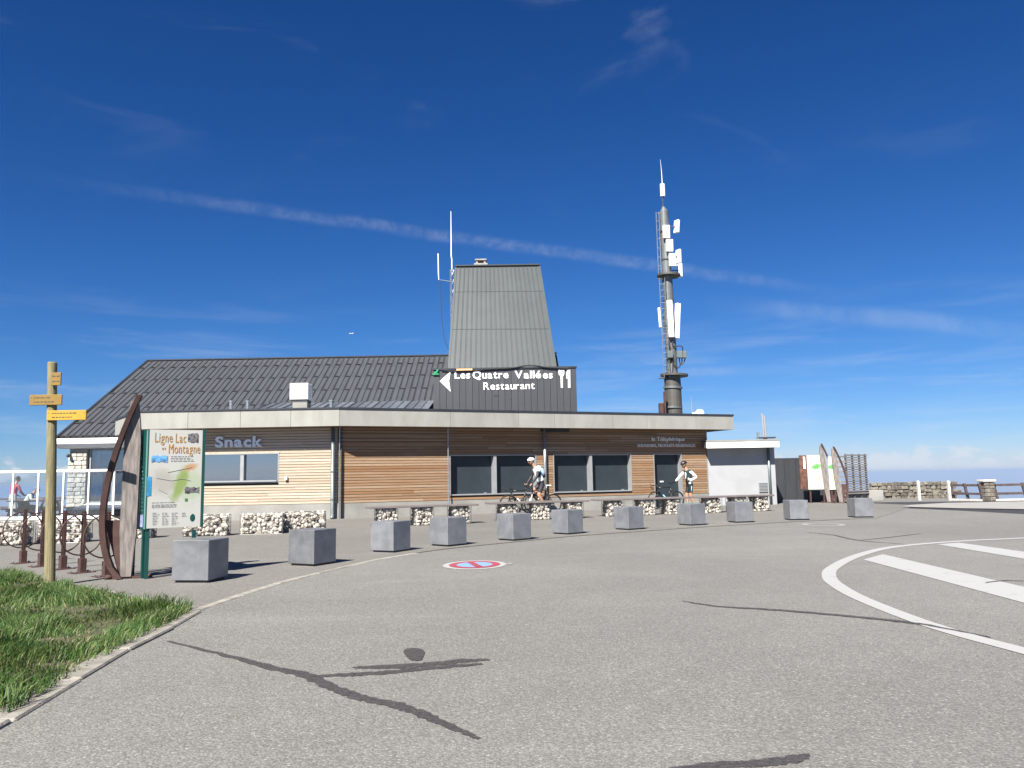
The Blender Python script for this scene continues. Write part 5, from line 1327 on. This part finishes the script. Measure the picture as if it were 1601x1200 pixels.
for q in (0.03, 0.35, 0.68, 0.97): MB().box(Vector((a.x, SY + 0.05, (a.z) / 2)) + sd_ * (sL * q), (0.07, 0.06, a.z), SR3).build('post', 'rail_wood', sc0)
rn = Vector((-0.5, 0.8, 0)).normalized()
for i in range(8): piece('slat', Vector((a.x, SY, b_.z + (a.z - b_.z) * (i + 0.5) / 8)) + rn * 0.45, (0.9, 0.05, 0.07), Matrix((rn, Vector((-rn.y, rn.x, 0)), Vector((0, 0, 1)))).transposed(), 'slat_grey', sc0)
bk = MB().span((a.x - 0.1, SY + 0.75, 0), (AT(1383, 780, SY + 0.7).x, SY + 1.3, 0.48)).build('concrete_block', 'concrete_pale', None, (a.x, SY + 1, 0), bevel=0.02)
tag(bk, 'low pale concrete block behind the slatted screen', 'block')

# dark steel box between annex and posters
dbx = thing('steel_cabinet', 'large dark grey steel cabinet between the white annex and poster board', 'cabinet', (13, 37, 0))
DY = 36.3
a, b_ = AT(1212.5, 716, DY), AT(1283, 784, DY)
MB().span((a.x - 0.15, DY + 0.03, 0), (b_.x, DY + 2.0, a.z)).build('body', 'dark_steel', dbx, bevel=0.02)
npn = 4; pw = (b_.x - a.x + 0.15) / npn
for i in range(npn): piece('door_panel', (a.x - 0.15 + pw * (i + 0.5), DY + 0.015, a.z / 2 + 0.03), (pw - 0.02, 0.03, a.z - 0.14), None, 'dark_steel', dbx)
a2, b2 = AT(1262, 765, DY + 0.4), AT(1312, 784, DY + 0.4); MB().span((b_.x, DY + 0.2, 0), (b2.x, DY + 1.9, a2.z)).build('low_wing', 'dark_steel', dbx, bevel=0.02)

# ------------------------------------------------------------------ rim: rubble wall, posts, timber fence
RY = 39.2
ruw = thing('rubble_wall', 'low dry-stone rubble wall along the plateau rim', 'wall', (20, RY, 0))
x0, x1 = AT(1362, 770, RY).x, AT(1492, 770, RY).x
MB().span((x0, RY + 0.08, -0.6), (x1, RY + 0.5, 0.5)).build('core', 'mortar', ruw)
z = -0.1
while z < 0.62:
    h = random.uniform(0.13, 0.21); x = x0
    while x < x1:
        L = random.uniform(0.16, 0.42); stone((x + L / 2, RY + 0.1 + random.uniform(-0.04, 0.04), z + h / 2 + random.uniform(-0.015, 0.02)), (L * 0.97, 0.3, h * random.uniform(0.88, 1.08)), 'rubble', ruw, Matrix.Rotation(random.uniform(-0.12, 0.12), 3, 'Y')); x += L
    z += h
for u, lb in ((1437.5, 'slim pale stone post before the rubble wall, next to the slatted screen'), (1485, 'slim pale stone post where the rubble wall meets the timber fence')):
    p = G(u, 782); zt = AT(u, 752.5, p.y).z
    o = MB().span((p.x - 0.055, p.y - 0.055, -0.05), (p.x + 0.055, p.y + 0.055, zt)).prism([(p.x - 0.055, p.y - 0.055, zt), (p.x + 0.055, p.y - 0.055, zt), (p.x, p.y - 0.055, zt + 0.05)], (0, 0.11, 0)).build('stone_post', 'post_stone', None, (p.x, p.y, 0))
    tag(o, lb, 'post', 'slim stone posts')
pp2 = G(1545, 783)
def pillar(p, lb):
    t_ = thing('stone_pillar', lb, 'pillar', (p.x, p.y, 0), 0, 'round-topped stone fence pillars')
    core = MB().span((p.x - 0.16, p.y - 0.16, -0.2), (p.x + 0.16, p.y + 0.16, 0.78)).build('core', 'mortar', t_)
    z = 0
    while z < 0.74:
        h = random.uniform(0.12, 0.18)
        for s_ in (-1, 1):
            stone((p.x + s_ * 0.11, p.y - 0.16, z + h / 2), (0.22, 0.1, h * 0.93), 'rubble', core); stone((p.x + s_ * 0.17, p.y + 0.04, z + h / 2), (0.1, 0.32, h * 0.93), 'rubble', core)
        z += h
    MB().box((p.x, p.y, 0.84), (0.56, 0.52, 0.11)).build('cap_slab', 'post_stone', t_, bevel=0.03)
pillar(pp2, 'squat stone pillar with a slab cap between the timber fence spans')
q2 = pp2 + Vector((3.3, 0.35, 0)); pillar(q2, 'squat stone pillar with a slab cap at the far end of the fence')
def fence(p, q, lb):
    t_ = thing('timber_fence', lb, 'fence', ((p.x + q.x) / 2, (p.y + q.y) / 2, 0), 0, 'dark timber fence spans')
    for z in (0.66, 0.3): MB().bar(p + Vector((0, 0, z)), q + Vector((0, 0, z)), 0.08, 0.1).build('rail', 'rail_wood', t_)
    n = 3
    for i in range(n):
        c = p.lerp(q, (i + 0.06) / (n - 0.88)); MB().bar(c + Vector((0.09, 0, 0)), c + Vector((-0.05, 0, 0.74)), 0.09, 0.09).build('post', 'rail_wood', t_)
    MB().bar(p + Vector((0, 0, 0.02)), q + Vector((0, 0, 0.02)), 0.16, 0.12).build('sill_beam', 'post_stone', t_)
fence(G(1490, 782) + Vector((0, 0.1, 0)), pp2 - Vector((0.25, 0, 0)), 'dark timber fence span next to the rubble wall')
fence(pp2 + Vector((0.25, 0, 0)), q2 - Vector((0.25, 0, 0)), 'dark timber fence span between the two stone pillars')

# tiny aircraft
ap = AT(549, 521, 6500)
pln = thing('aircraft', 'tiny white aircraft high in the clear blue sky', 'aircraft', ap, 0.1)
MB().tube([ap + Vector((-17, 0, 0)), ap + Vector((-13, 0, 0)), ap + Vector((13, 0, 0)), ap + Vector((17, 0, 1))], [0.6, 1.9, 1.9, 0.5], 10).build('fuselage', 'white_paint', pln)
MB().prism([ap + Vector((-3, 0, -1)), ap + Vector((3, 0, -1)), ap + Vector((7, 15, 0)), ap + Vector((4, 15, 0))], (0, 0, 0.6)).prism([ap + Vector((-3, 0, -1)), ap + Vector((3, 0, -1)), ap + Vector((7, -15, 0)), ap + Vector((4, -15, 0))], (0, 0, 0.6)).build('wing', 'white_paint', pln)
MB().prism([ap + Vector((12, 0, 1)), ap + Vector((16, 0, 1)), ap + Vector((17.5, 0, 6)), ap + Vector((15.5, 0, 6))], (0, 0.5, 0)).build('tail_fin', 'white_paint', pln)

# ------------------------------------------------------------------ bicycles (front is +x, origin on the ground between the wheels)
def bike(lb, M, frame, fork, accent=None, tape='bike_black'):
    t_ = thing('road_bicycle', lb, 'bicycle', (0, 0, 0)); t_.matrix_world = M; WM[t_.name] = M; R3 = M.to_3x3()
    def P(x, y, z): return M @ Vector((x, y, z))
    hr, hf, r = -0.5, 0.5, 0.335
    bb = (-0.09, 0, 0.27); st = (-0.2, 0, 0.83); sd = (-0.235, 0, 0.98); ht = (0.335, 0, 0.83); hb = (0.37, 0, 0.7)
    for hx in (hr, hf):
        ty = MB().tube([P(hx + r * math.cos(a), 0, r + 0.008 + r * math.sin(a)) for a in [2 * math.pi * i / 32 for i in range(32)]], 0.014, 6, closed=True).build('wheel', 'tyre', t_, smooth=True)
        MB().tube([P(hx + (r - 0.03) * math.cos(a), 0, r + 0.008 + (r - 0.03) * math.sin(a)) for a in [2 * math.pi * i / 32 for i in range(32)]], 0.016, 5, closed=True).build('rim', 'rim', ty, smooth=True)
        g = MB()
        for i in range(18):
            a = 2 * math.pi * i / 18; g.tube([P(hx, 0.02 * (-1) ** i, r), P(hx + (r - 0.03) * math.cos(a), 0, r + (r - 0.03) * math.sin(a))], 0.0016, 3)
        g.tube([P(hx, -0.05, r), P(hx, 0.05, r)], 0.018, 8); g.build('spokes', 'spoke', ty)
    g = MB().tube([P(*bb), P(*st)], 0.018, 8).tube([P(*st), P(*ht)], 0.017, 8).tube([P(*bb), P(*hb)], 0.023, 8).tube([P(*ht), P(*hb)], 0.022, 8)
    for s_ in (-1, 1): g.tube([P(bb[0], 0.02 * s_, bb[2]), P(hr, 0.06 * s_, r)], 0.011, 6).tube([P(st[0], 0.01 * s_, st[2] - 0.04), P(hr, 0.06 * s_, r)], 0.009, 6)
    fr = g.build('frame', frame, t_, smooth=True)
    g = MB()
    for s_ in (-1, 1): g.tube([P(hb[0] + 0.01, 0.045 * s_, hb[2] - 0.02), P(0.44, 0.05 * s_, 0.5), P(hf, 0.05 * s_, r)], 0.015, 6)
    g.build('fork', fork, t_, smooth=True)
    if accent: MB().tube([P(bb[0] + 0.11, -0.012, bb[2] + 0.115), P(hb[0] - 0.1, -0.012, hb[2] - 0.09)], 0.026, 8).build('frame_decal', accent, fr)
    MB().tube([P(*st), P(*sd)], 0.014, 8).build('seat_post', fork if fork == 'bike_white' else 'bike_black', t_)
    MB().prism([P(-0.4, -0.065, 0.985), P(-0.4, 0.065, 0.985), P(-0.28, 0.045, 0.985), P(-0.13, 0.02, 0.98), P(-0.11, 0, 0.98), P(-0.13, -0.02, 0.98), P(-0.28, -0.045, 0.985)], R3 @ Vector((0, 0, 0.035))).build('saddle', 'bike_white' if fork == 'bike_white' else 'bike_black', t_, bevel=0.008)
    MB().tube([P(*ht), P(0.325, 0, 0.9), P(0.42, 0, 0.915)], 0.016, 8).build('stem', 'bike_black', t_)
    g = MB().tube([P(0.42, -0.2, 0.915), P(0.42, 0.2, 0.915)], 0.014, 8)
    for s_ in (-1, 1): g.tube(smooth_line([P(0.42, 0.2 * s_, 0.915), P(0.5, 0.21 * s_, 0.915), P(0.535, 0.21 * s_, 0.86), P(0.5, 0.21 * s_, 0.795), P(0.41, 0.21 * s_, 0.785)], 4), 0.015, 6).tube([P(0.5, 0.21 * s_, 0.915), P(0.555, 0.21 * s_, 0.955)], 0.017, 6)
    g.build('handlebar', tape, t_, smooth=True)
    g = MB().tube([P(bb[0] + 0.1 * math.cos(a), -0.05, bb[2] + 0.1 * math.sin(a)) for a in [2 * math.pi * i / 20 for i in range(20)]], 0.008, 4, closed=True)
    g.tube([P(bb[0], -0.07, bb[2]), P(bb[0], -0.075, bb[2] + 0.17)], 0.012, 6).tube([P(bb[0], 0.07, bb[2]), P(bb[0], 0.075, bb[2] - 0.17)], 0.012, 6).tube([P(bb[0], -0.07, bb[2]), P(bb[0], 0.07, bb[2])], 0.02, 8)
    g.box(P(bb[0], -0.12, bb[2] + 0.17), (0.09, 0.09, 0.02), R3).box(P(bb[0], 0.12, bb[2] - 0.17), (0.09, 0.09, 0.02), R3); g.build('crankset', 'rim', t_)
    MB().tube([P(bb[0], -0.05, bb[2] + 0.1), P(hr, -0.05, r + 0.045), P(hr - 0.045, -0.05, r), P(hr, -0.05, r - 0.045), P(bb[0], -0.05, bb[2] - 0.1)], 0.004, 4).build('chain', 'rim', t_)
    MB().tube([P(0.12, 0, 0.53), P(-0.0, 0, 0.4)], 0.035, 10).build('bottle', 'bike_cyan' if accent else 'bike_white', t_)
    return t_
def bikeM(u_front, u_rear, off, lean=0.0):       # wheels on the ground, off metres in front of the timber wall, heading left
    n_ = MN; q = C0 + MN * off
    pf = ON(u_front, 800, q, n_); pr_ = ON(u_rear, 800, q, n_); c = (pf + pr_) / 2
    return Matrix.Translation((c.x, c.y, 0.006)) @ Matrix.Rotation(math.pi + TH, 4, 'Z') @ Matrix.Rotation(lean, 4, 'X')
bM1 = bikeM(824, 869, 1.05); bM3 = bikeM(791, 834, 0.38, -0.14); bM2 = bikeM(1021, 1063, 1.55)
bike('white and black racing bicycle ridden by the white-helmeted cyclist', bM1, 'bike_black', 'bike_white', None)
bike('all-black racing bicycle leaning by the shuttered window behind the rider', bM3, 'bike_black', 'bike_black')
bike('black racing bicycle with pale blue down tube held in front of the door', bM2, 'bike_black', 'bike_black', 'bike_cyan')

# ------------------------------------------------------------------ people
def person(lb, M, J, bones, regions, mats_, head, hands, extras=None, hair='hair'):
    """J: joint -> (x, y, z, radius); bones: pairs; regions: bone -> material slot; one skinned surface plus head and fingers"""
    t_ = thing('person', lb, 'person', (0, 0, 0)); t_.matrix_world = M; WM[t_.name] = M
    names = list(J); idx = {n: i for i, n in enumerate(names)}
    me = bpy.data.meshes.new('skel'); me.from_pydata([J[n][:3] for n in names], [(idx[a], idx[b]) for a, b in bones], [])
    o = bpy.data.objects.new('skel', me); col.objects.link(o)
    o.modifiers.new('s', 'SKIN'); sv = me.skin_vertices[0].data
    for n in names: sv[idx[n]].radius = (J[n][3], J[n][3] if len(J[n]) < 5 else J[n][4]); sv[idx[n]].use_root = (n == 'pelvis')
    sub = o.modifiers.new('d', 'SUBSURF'); sub.levels = 2; sub.render_levels = 2
    dg = bpy.context.evaluated_depsgraph_get()
    bm = bmesh.new(); bm.from_mesh(o.evaluated_get(dg).to_mesh()); bpy.data.objects.remove(o)
    segs = [(Vector(J[a][:3]), Vector(J[b][:3]), regions[(a, b)]) for a, b in bones]
    def reg(p):
        best = None
        for a, b, r_ in segs:
            d = b - a; t0 = max(0, min(1, (p - a).dot(d) / max(1e-9, d.length_squared))); dist = (a + d * t0 - p).length
            if best is None or dist < best[0]: best = (dist, r_, t0)
        r_ = best[1]
        return r_(best[2]) if callable(r_) else r_
    for f in bm.faces: f.material_index = reg(f.calc_center_median()); f.smooth = True
    # head: skull with jaw, nose and ears, on the neck
    hx, hy, hz, pitch = head; HM = Matrix.Translation((hx, hy, hz)) @ Matrix.Rotation(pitch, 4, 'Y')
    r0 = bmesh.ops.create_uvsphere(bm, u_segments=16, v_segments=12, radius=1.0)['verts']
    for v in r0:
        c = v.co.copy(); x, y, z = c.x * 0.098, c.y * 0.078, c.z * 0.118
        if c.z < 0: x += 0.012 * -c.z; y *= 1 - 0.3 * -c.z
        if c.x > 0.9 and abs(c.y) < 0.3 and -0.35 < c.z < 0.15: x += 0.024
        if c.x > 0.85 and c.z < -0.5: x += 0.006
        v.co = HM @ Vector((x, y, z))
    sk = len(mats_) - 1
    for f in {f for v in r0 for f in v.link_faces}: f.material_index = sk; f.smooth = True
    tmp = MB()
    for s_ in (-1, 1): tmp.ellipsoid(HM @ Vector((0.0, 0.078 * s_, -0.01)), (0.022, 0.01, 0.032), 8, 6)
    for (wrist, dirv, side, curl, slot) in hands:            # palm and five bent fingers
        wv, dv = Vector(wrist), Vector(dirv).normalized(); sv_ = Vector(side).normalized(); nv = dv.cross(sv_).normalized()
        tmp.ellipsoid(wv + dv * 0.045, (0.05, 0.042, 0.022), 10, 6, Matrix((dv, sv_, nv)).transposed(), mi=slot)
        for i, ln in enumerate((0.072, 0.082, 0.076, 0.06)):
            b0_ = wv + dv * 0.08 + sv_ * (0.03 - 0.02 * i); k1 = b0_ + (dv * math.cos(curl) + nv * math.sin(curl)) * ln * 0.5; k2 = k1 + (dv * math.cos(2.1 * curl) + nv * math.sin(2.1 * curl)) * ln * 0.5
            tmp.tube([b0_ - dv * 0.02, b0_, k1, k2], [0.0095, 0.0095, 0.0088, 0.0065], 6, mi=slot)
        b0_ = wv + dv * 0.03 + sv_ * 0.035; k1 = b0_ + (dv * 0.6 + sv_ * 0.6 + nv * 0.4).normalized() * 0.035; tmp.tube([b0_ - sv_ * 0.01, b0_, k1, k1 + (dv + nv * 0.8).normalized() * 0.03], [0.012, 0.0115, 0.01, 0.007], 6, mi=slot)
    base = [bm.verts.new(v) for v in tmp.v]
    for f, s_ in zip(tmp.f, tmp.mi):
        try: nf = bm.faces.new([base[i] for i in f])
        except ValueError: continue
        nf.material_index = s_ if s_ else sk; nf.smooth = True
    bmesh.ops.recalc_face_normals(bm, faces=bm.faces)
    me2 = bpy.data.meshes.new('body'); bm.to_mesh(me2); bm.free()
    for x in mats_: me2.materials.append(MATS[x])
    link('body', me2, t_, M)
    def part(nm, mb, m, smooth=True):
        me3 = mb.mesh(nm, None, 0, smooth); me3.materials.append(MATS[m]); return link(nm, me3, t_, M)
    g = MB()                                              # eyes, brows and mouth
    for s_ in (-1, 1): g.ellipsoid(HM @ Vector((0.09, 0.03 * s_, 0.005)), (0.008, 0.012, 0.007), 8, 5)
    g.box(HM @ Vector((0.098, 0, -0.06)), (0.008, 0.045, 0.008), HM.to_3x3()); part('face_marks', g, 'hair')
    if extras: extras(part, HM)
    return t_
def helmet(part, HM, m, straps='lycra_black'):
    bm = bmesh.new(); q = bmesh.ops.create_uvsphere(bm, u_segments=20, v_segments=12, radius=1.0)['verts']
    for v in q:
        c = v.co; z = max(c.z, -0.12); ridge = 1 + 0.035 * math.cos(c.y * 16) * max(0, c.z)
        v.co = HM @ Vector((c.x * 0.145 * ridge - 0.012, c.y * 0.108 * ridge, 0.045 + z * 0.105 * ridge))
    me = bpy.data.meshes.new('helmet'); bm.to_mesh(me); bm.free()
    mb = MB(); mb.add([v.co for v in me.vertices], [tuple(p.vertices) for p in me.polygons]); part('helmet', mb, m)
    g = MB()
    for i in (-2, -1, 0, 1, 2): g.tube([HM @ Vector((0.09, 0.03 * i, 0.118 - 0.004 * i * i)), HM @ Vector((-0.03, 0.034 * i, 0.149 - 0.006 * i * i)), HM @ Vector((-0.11, 0.028 * i, 0.11 - 0.004 * i * i))], 0.008, 5)
    part('helmet_vents', g, straps if m != 'helmet_dark' else 'shorts_grey')
    g = MB().box(HM @ Vector((0.1, 0, 0.008)), (0.02, 0.14, 0.04), HM.to_3x3())
    for s_ in (-1, 1): g.bar(HM @ Vector((0.1, 0.068 * s_, 0.01)), HM @ Vector((0.0, 0.082 * s_, 0.012)), 0.006, 0.012)
    part('sunglasses', g, 'lycra_black')
    g = MB()
    for s_ in (-1, 1): g.tube([HM @ Vector((-0.02, 0.082 * s_, 0.04)), HM @ Vector((0.03, 0.066 * s_, -0.07)), HM @ Vector((0.06, 0.0, -0.118))], 0.006, 4)
    part('chin_strap', g, 'lycra_black')

def body_joints(pel, chest, neck, headb, sh_w, hipw, arms, legs, fat=1.0):
    J = {'pelvis': (*pel, 0.135 * fat, 0.115 * fat)}
    mid = [(a + b) / 2 for a, b in zip(pel, chest)]
    J['waist'] = (*mid, 0.13 * fat, 0.105 * fat); J['chest'] = (*chest, 0.155 * fat, 0.115 * fat); J['neck'] = (*neck, 0.058); J['headb'] = (*headb, 0.052)
    bones = [('pelvis', 'waist'), ('waist', 'chest'), ('chest', 'neck'), ('neck', 'headb')]
    for s_, nm in ((1, 'l'), (-1, 'r')):
        sh, el, wr = arms[nm]; kn, ank, toe = legs[nm]
        J[nm + 'sh'] = (*sh, 0.068 * fat); J[nm + 'el'] = (*el, 0.055); J[nm + 'wr'] = (*wr, 0.04)
        hip = (pel[0], pel[1] + s_ * hipw, pel[2] - 0.06)
        J[nm + 'hip'] = (*hip, 0.1 * fat); J[nm + 'kn'] = (*kn, 0.072); J[nm + 'calf'] = (*[k_ * 0.66 + a * 0.34 for k_, a in zip(kn, ank)], 0.068); J[nm + 'an'] = (*ank, 0.041); J[nm + 'toe'] = (*toe, 0.036)
        bones += [('chest', nm + 'sh'), (nm + 'sh', nm + 'el'), (nm + 'el', nm + 'wr'), ('pelvis', nm + 'hip'), (nm + 'hip', nm + 'kn'), (nm + 'kn', nm + 'calf'), (nm + 'calf', nm + 'an'), (nm + 'an', nm + 'toe')]
    return J, bones
def regs(bones, torso, short, sleeve_u, sleeve_l, leg, shoe, skin, shortend=0.8, sleeve_cut=None):
    out = {}
    for a, b in bones:
        if (a, b) in (('pelvis', 'waist'),): r_ = short if torso != short else torso; r_ = (lambda q, s=short, t2=torso: s if q < 0.45 else t2)
        elif (a, b) in (('waist', 'chest'),): r_ = torso
        elif (a, b) == ('chest', 'neck'): r_ = (lambda q, t2=torso, k_=skin: t2 if q < 0.75 else k_)
        elif b == 'headb': r_ = skin
        elif a == 'chest': r_ = torso
        elif b.endswith('el'): r_ = (lambda q, u=sleeve_u, l_=sleeve_l, c=(sleeve_cut or 2): u if q < c else l_)
        elif b.endswith('wr'): r_ = sleeve_l
        elif b.endswith('hip'): r_ = short
        elif b.endswith('kn'): r_ = (lambda q, s=short, l_=leg, e=shortend: s if q < e else l_)
        elif b.endswith('calf'): r_ = leg
        elif b.endswith('an'): r_ = (lambda q, l_=leg, s=shoe: l_ if q < 0.6 else s)
        else: r_ = shoe
        out[(a, b)] = r_
    return out
# rider: stands on the pedals, hands on the hoods, torso tipped forward
J, B_ = body_joints((-0.02, 0, 1.1), (0.14, 0, 1.52), (0.27, 0, 1.74), (0.34, 0, 1.84), 0.2, 0.09,
    {'l': ((0.17, 0.2, 1.63), (0.26, 0.26, 1.34), (0.47, 0.215, 1.08)), 'r': ((0.17, -0.2, 1.63), (0.26, -0.26, 1.34), (0.47, -0.215, 1.08))},
    {'l': ((0.16, 0.13, 0.66), (-0.12, 0.12, 0.22), (0.05, 0.125, 0.14)), 'r': ((0.25, -0.13, 0.84), (-0.1, -0.12, 0.55), (0.07, -0.125, 0.47))}, 1.22)
def ex1(part, HM):
    helmet(part, HM, 'helmet_white')
    g = MB().ellipsoid((-0.03, 0, 1.52), (0.1, 0.15, 0.2), 14, 10, Matrix.Rotation(0.42, 3, 'Y')); part('backpack', g, 'jersey_blue')
    g = MB().ellipsoid((-0.09, 0, 1.38), (0.075, 0.15, 0.11), 14, 10, Matrix.Rotation(0.42, 3, 'Y')); part('backpack_base', g, 'lycra_black')
    g = MB()
    for s_ in (-1, 1): g.tube([(0.0, 0.11 * s_, 1.68), (0.15, 0.13 * s_, 1.745), (0.27, 0.12 * s_, 1.62), (0.18, 0.14 * s_, 1.42)], 0.014, 5)
    part('backpack_strap', g, 'jersey_white')
person('cyclist in white helmet and white jersey standing on the pedals', bM1, J, B_, regs(B_, 0, 1, 0, 2, 4, 3, 4, 0.78, 0.35), ['jersey_white', 'shorts_grey', 'lycra_black', 'bike_white', 'skin'],
       (0.39, 0, 1.9, 0.12), [((0.45, 0.215, 1.075), (0.9, 0, -0.45), (0, -1, 0), 0.75, 4), ((0.45, -0.215, 1.075), (0.9, 0, -0.45), (0, 1, 0), 0.75, 4)], ex1)
# standing cyclist: one hand on the saddle of the bike, the other on the hip
pm_ = ON(1080, 794, C0 + MN * 1.45, MN); pm_.z = 0
M2 = Matrix.Translation((pm_.x, pm_.y, 0.006)) @ Matrix.Rotation(math.pi + TH * 0.7, 4, 'Z')
J, B_ = body_joints((0.0, 0, 0.97), (0.07, 0, 1.34), (0.13, 0, 1.54), (0.17, 0, 1.63), 0.2, 0.09,
    {'l': ((0.06, 0.2, 1.44), (-0.17, 0.29, 1.2), (0.08, 0.17, 1.07)), 'r': ((0.1, -0.2, 1.43), (0.34, -0.2, 1.22), (0.55, -0.12, 1.06))},
    {'l': ((0.04, 0.1, 0.5), (-0.13, 0.11, 0.1), (0.06, 0.13, 0.035)), 'r': ((0.1, -0.1, 0.5), (0.06, -0.1, 0.1), (0.25, -0.12, 0.035))}, 1.06)
def ex2(part, HM):
    helmet(part, HM, 'helmet_dark')
    g = MB().ellipsoid((0.055, 0, 1.3), (0.132, 0.182, 0.235), 16, 12, Matrix.Rotation(0.2, 3, 'Y')); part('gilet', g, 'vest_dark')
    g = MB().prism([(0.19, 0.03, 1.42), (0.185, 0.09, 1.36), (0.2, 0.1, 1.15), (0.205, 0.03, 1.12)], (0.012, 0, 0)); part('gilet_flash', g, 'jersey_white')
    for s_ in (-1, 1):
        g = MB().tube([(-0.01 + 0.02, 0.172 * s_, 0.86), (0.03, 0.165 * s_, 0.62)], 0.016, 6); part('shorts_stripe', g, 'bike_cyan')
    g = MB().ellipsoid((-0.02, 0.125, 0.055), (0.13, 0.05, 0.055), 12, 8).ellipsoid((0.16, -0.112, 0.055), (0.13, 0.05, 0.055), 12, 8); part('shoes', g, 'shoe_green')
person('cyclist in dark helmet and dark gilet standing by the shop door', M2, J, B_, regs(B_, 0, 1, 2, 2, 4, 3, 4, 0.8), ['vest_dark', 'lycra_black', 'jersey_white', 'shoe_green', 'skin'],
       (0.22, 0, 1.71, 0.2), [((0.08, 0.17, 1.07), (0.8, -0.5, -0.2), (0, 0, 1), 0.7, 1), ((0.55, -0.12, 1.06), (0.85, 0.1, -0.4), (0, 1, 0), 0.6, 1)], ex2)
# two people on the terrace, seen through the glass
pa = AT(38, 800, 33.3); M3 = Matrix.Translation((pa.x - 0.7, 33.6, 0.0)) @ Matrix.Rotation(rad(70), 4, 'Z')
J, B_ = body_joints((0, 0, 0.93), (0.06, 0, 1.25), (0.12, 0, 1.45), (0.15, 0, 1.54), 0.2, 0.09,
    {'l': ((0.07, 0.19, 1.36), (0.14, 0.25, 1.1), (0.38, 0.2, 0.92)), 'r': ((0.07, -0.19, 1.36), (0.14, -0.25, 1.1), (0.38, -0.2, 0.92))},
    {'l': ((0.02, 0.1, 0.48), (-0.05, 0.1, 0.09), (0.13, 0.12, 0.035)), 'r': ((0.06, -0.1, 0.48), (0.05, -0.1, 0.09), (0.23, -0.12, 0.035))})
def ex3(part, HM): part('hair', MB().ellipsoid(HM @ Vector((-0.02, 0, 0.035)), (0.1, 0.09, 0.1), 12, 8), 'hair')
person('person in red top and pale trousers leaning on the terrace railing', M3, J, B_, regs(B_, 0, 1, 0, 0, 1, 2, 3, 1.1), ['red_cloth', 'pale_cloth', 'lycra_black', 'skin'],
       (0.2, 0, 1.62, 0.15), [((0.38, 0.2, 0.92), (1, 0, 0), (0, -1, 0), 0.6, 3), ((0.38, -0.2, 0.92), (1, 0, 0), (0, 1, 0), 0.6, 3)], ex3)
pb = AT(37, 795, 31.3); M4 = Matrix.Translation((pb.x, 31.25, 0.0)) @ Matrix.Rotation(rad(25), 4, 'Z')
J, B_ = body_joints((0, 0, 0.57), (0.2, 0, 0.88), (0.32, 0, 1.04), (0.38, 0, 1.12), 0.2, 0.09,
    {'l': ((0.24, 0.19, 0.97), (0.3, 0.26, 0.78), (0.52, 0.15, 0.8)), 'r': ((0.24, -0.19, 0.97), (0.3, -0.26, 0.78), (0.52, -0.15, 0.8))},
    {'l': ((0.42, 0.11, 0.53), (0.4, 0.11, 0.1), (0.58, 0.12, 0.035)), 'r': ((0.42, -0.11, 0.53), (0.36, -0.11, 0.1), (0.54, -0.12, 0.035))})
def ex4(part, HM): part('hair', MB().ellipsoid(HM @ Vector((-0.02, 0, 0.035)), (0.1, 0.09, 0.1), 12, 8), 'hair_grey')
person('grey-haired person in a pale shirt seated on the terrace', M4, J, B_, regs(B_, 0, 1, 0, 0, 1, 2, 3, 1.1), ['pale_cloth', 'navy_cloth', 'lycra_black', 'skin'],
       (0.44, 0, 1.18, 0.3), [((0.52, 0.15, 0.8), (1, -0.2, 0), (0, -1, 0), 0.5, 3), ((0.52, -0.15, 0.8), (1, 0.2, 0), (0, 1, 0), 0.5, 3)], ex4)

# ------------------------------------------------------------------ haze over the lowlands
hz = MB().span((-72000, -72000, -780), (72000, 72000, 19)).mesh('haze')
hm = bpy.data.materials.new('haze'); hm.use_nodes = True
hn = hm.node_tree; hn.nodes.clear()
hv = hn.nodes.new('ShaderNodeVolumePrincipled'); ho_ = hn.nodes.new('ShaderNodeOutputMaterial')
hv.inputs['Color'].default_value = (0.39, 0.51, 0.71, 1); hv.inputs['Density'].default_value = 1.3e-4
hn.links.new(hv.outputs[0], ho_.inputs['Volume'])
hz.materials.append(hm)
h_ = link('haze', hz); tag(h_, 'pale blue haze over the distant lowlands beyond the plateau rim', 'haze', kind='stuff')
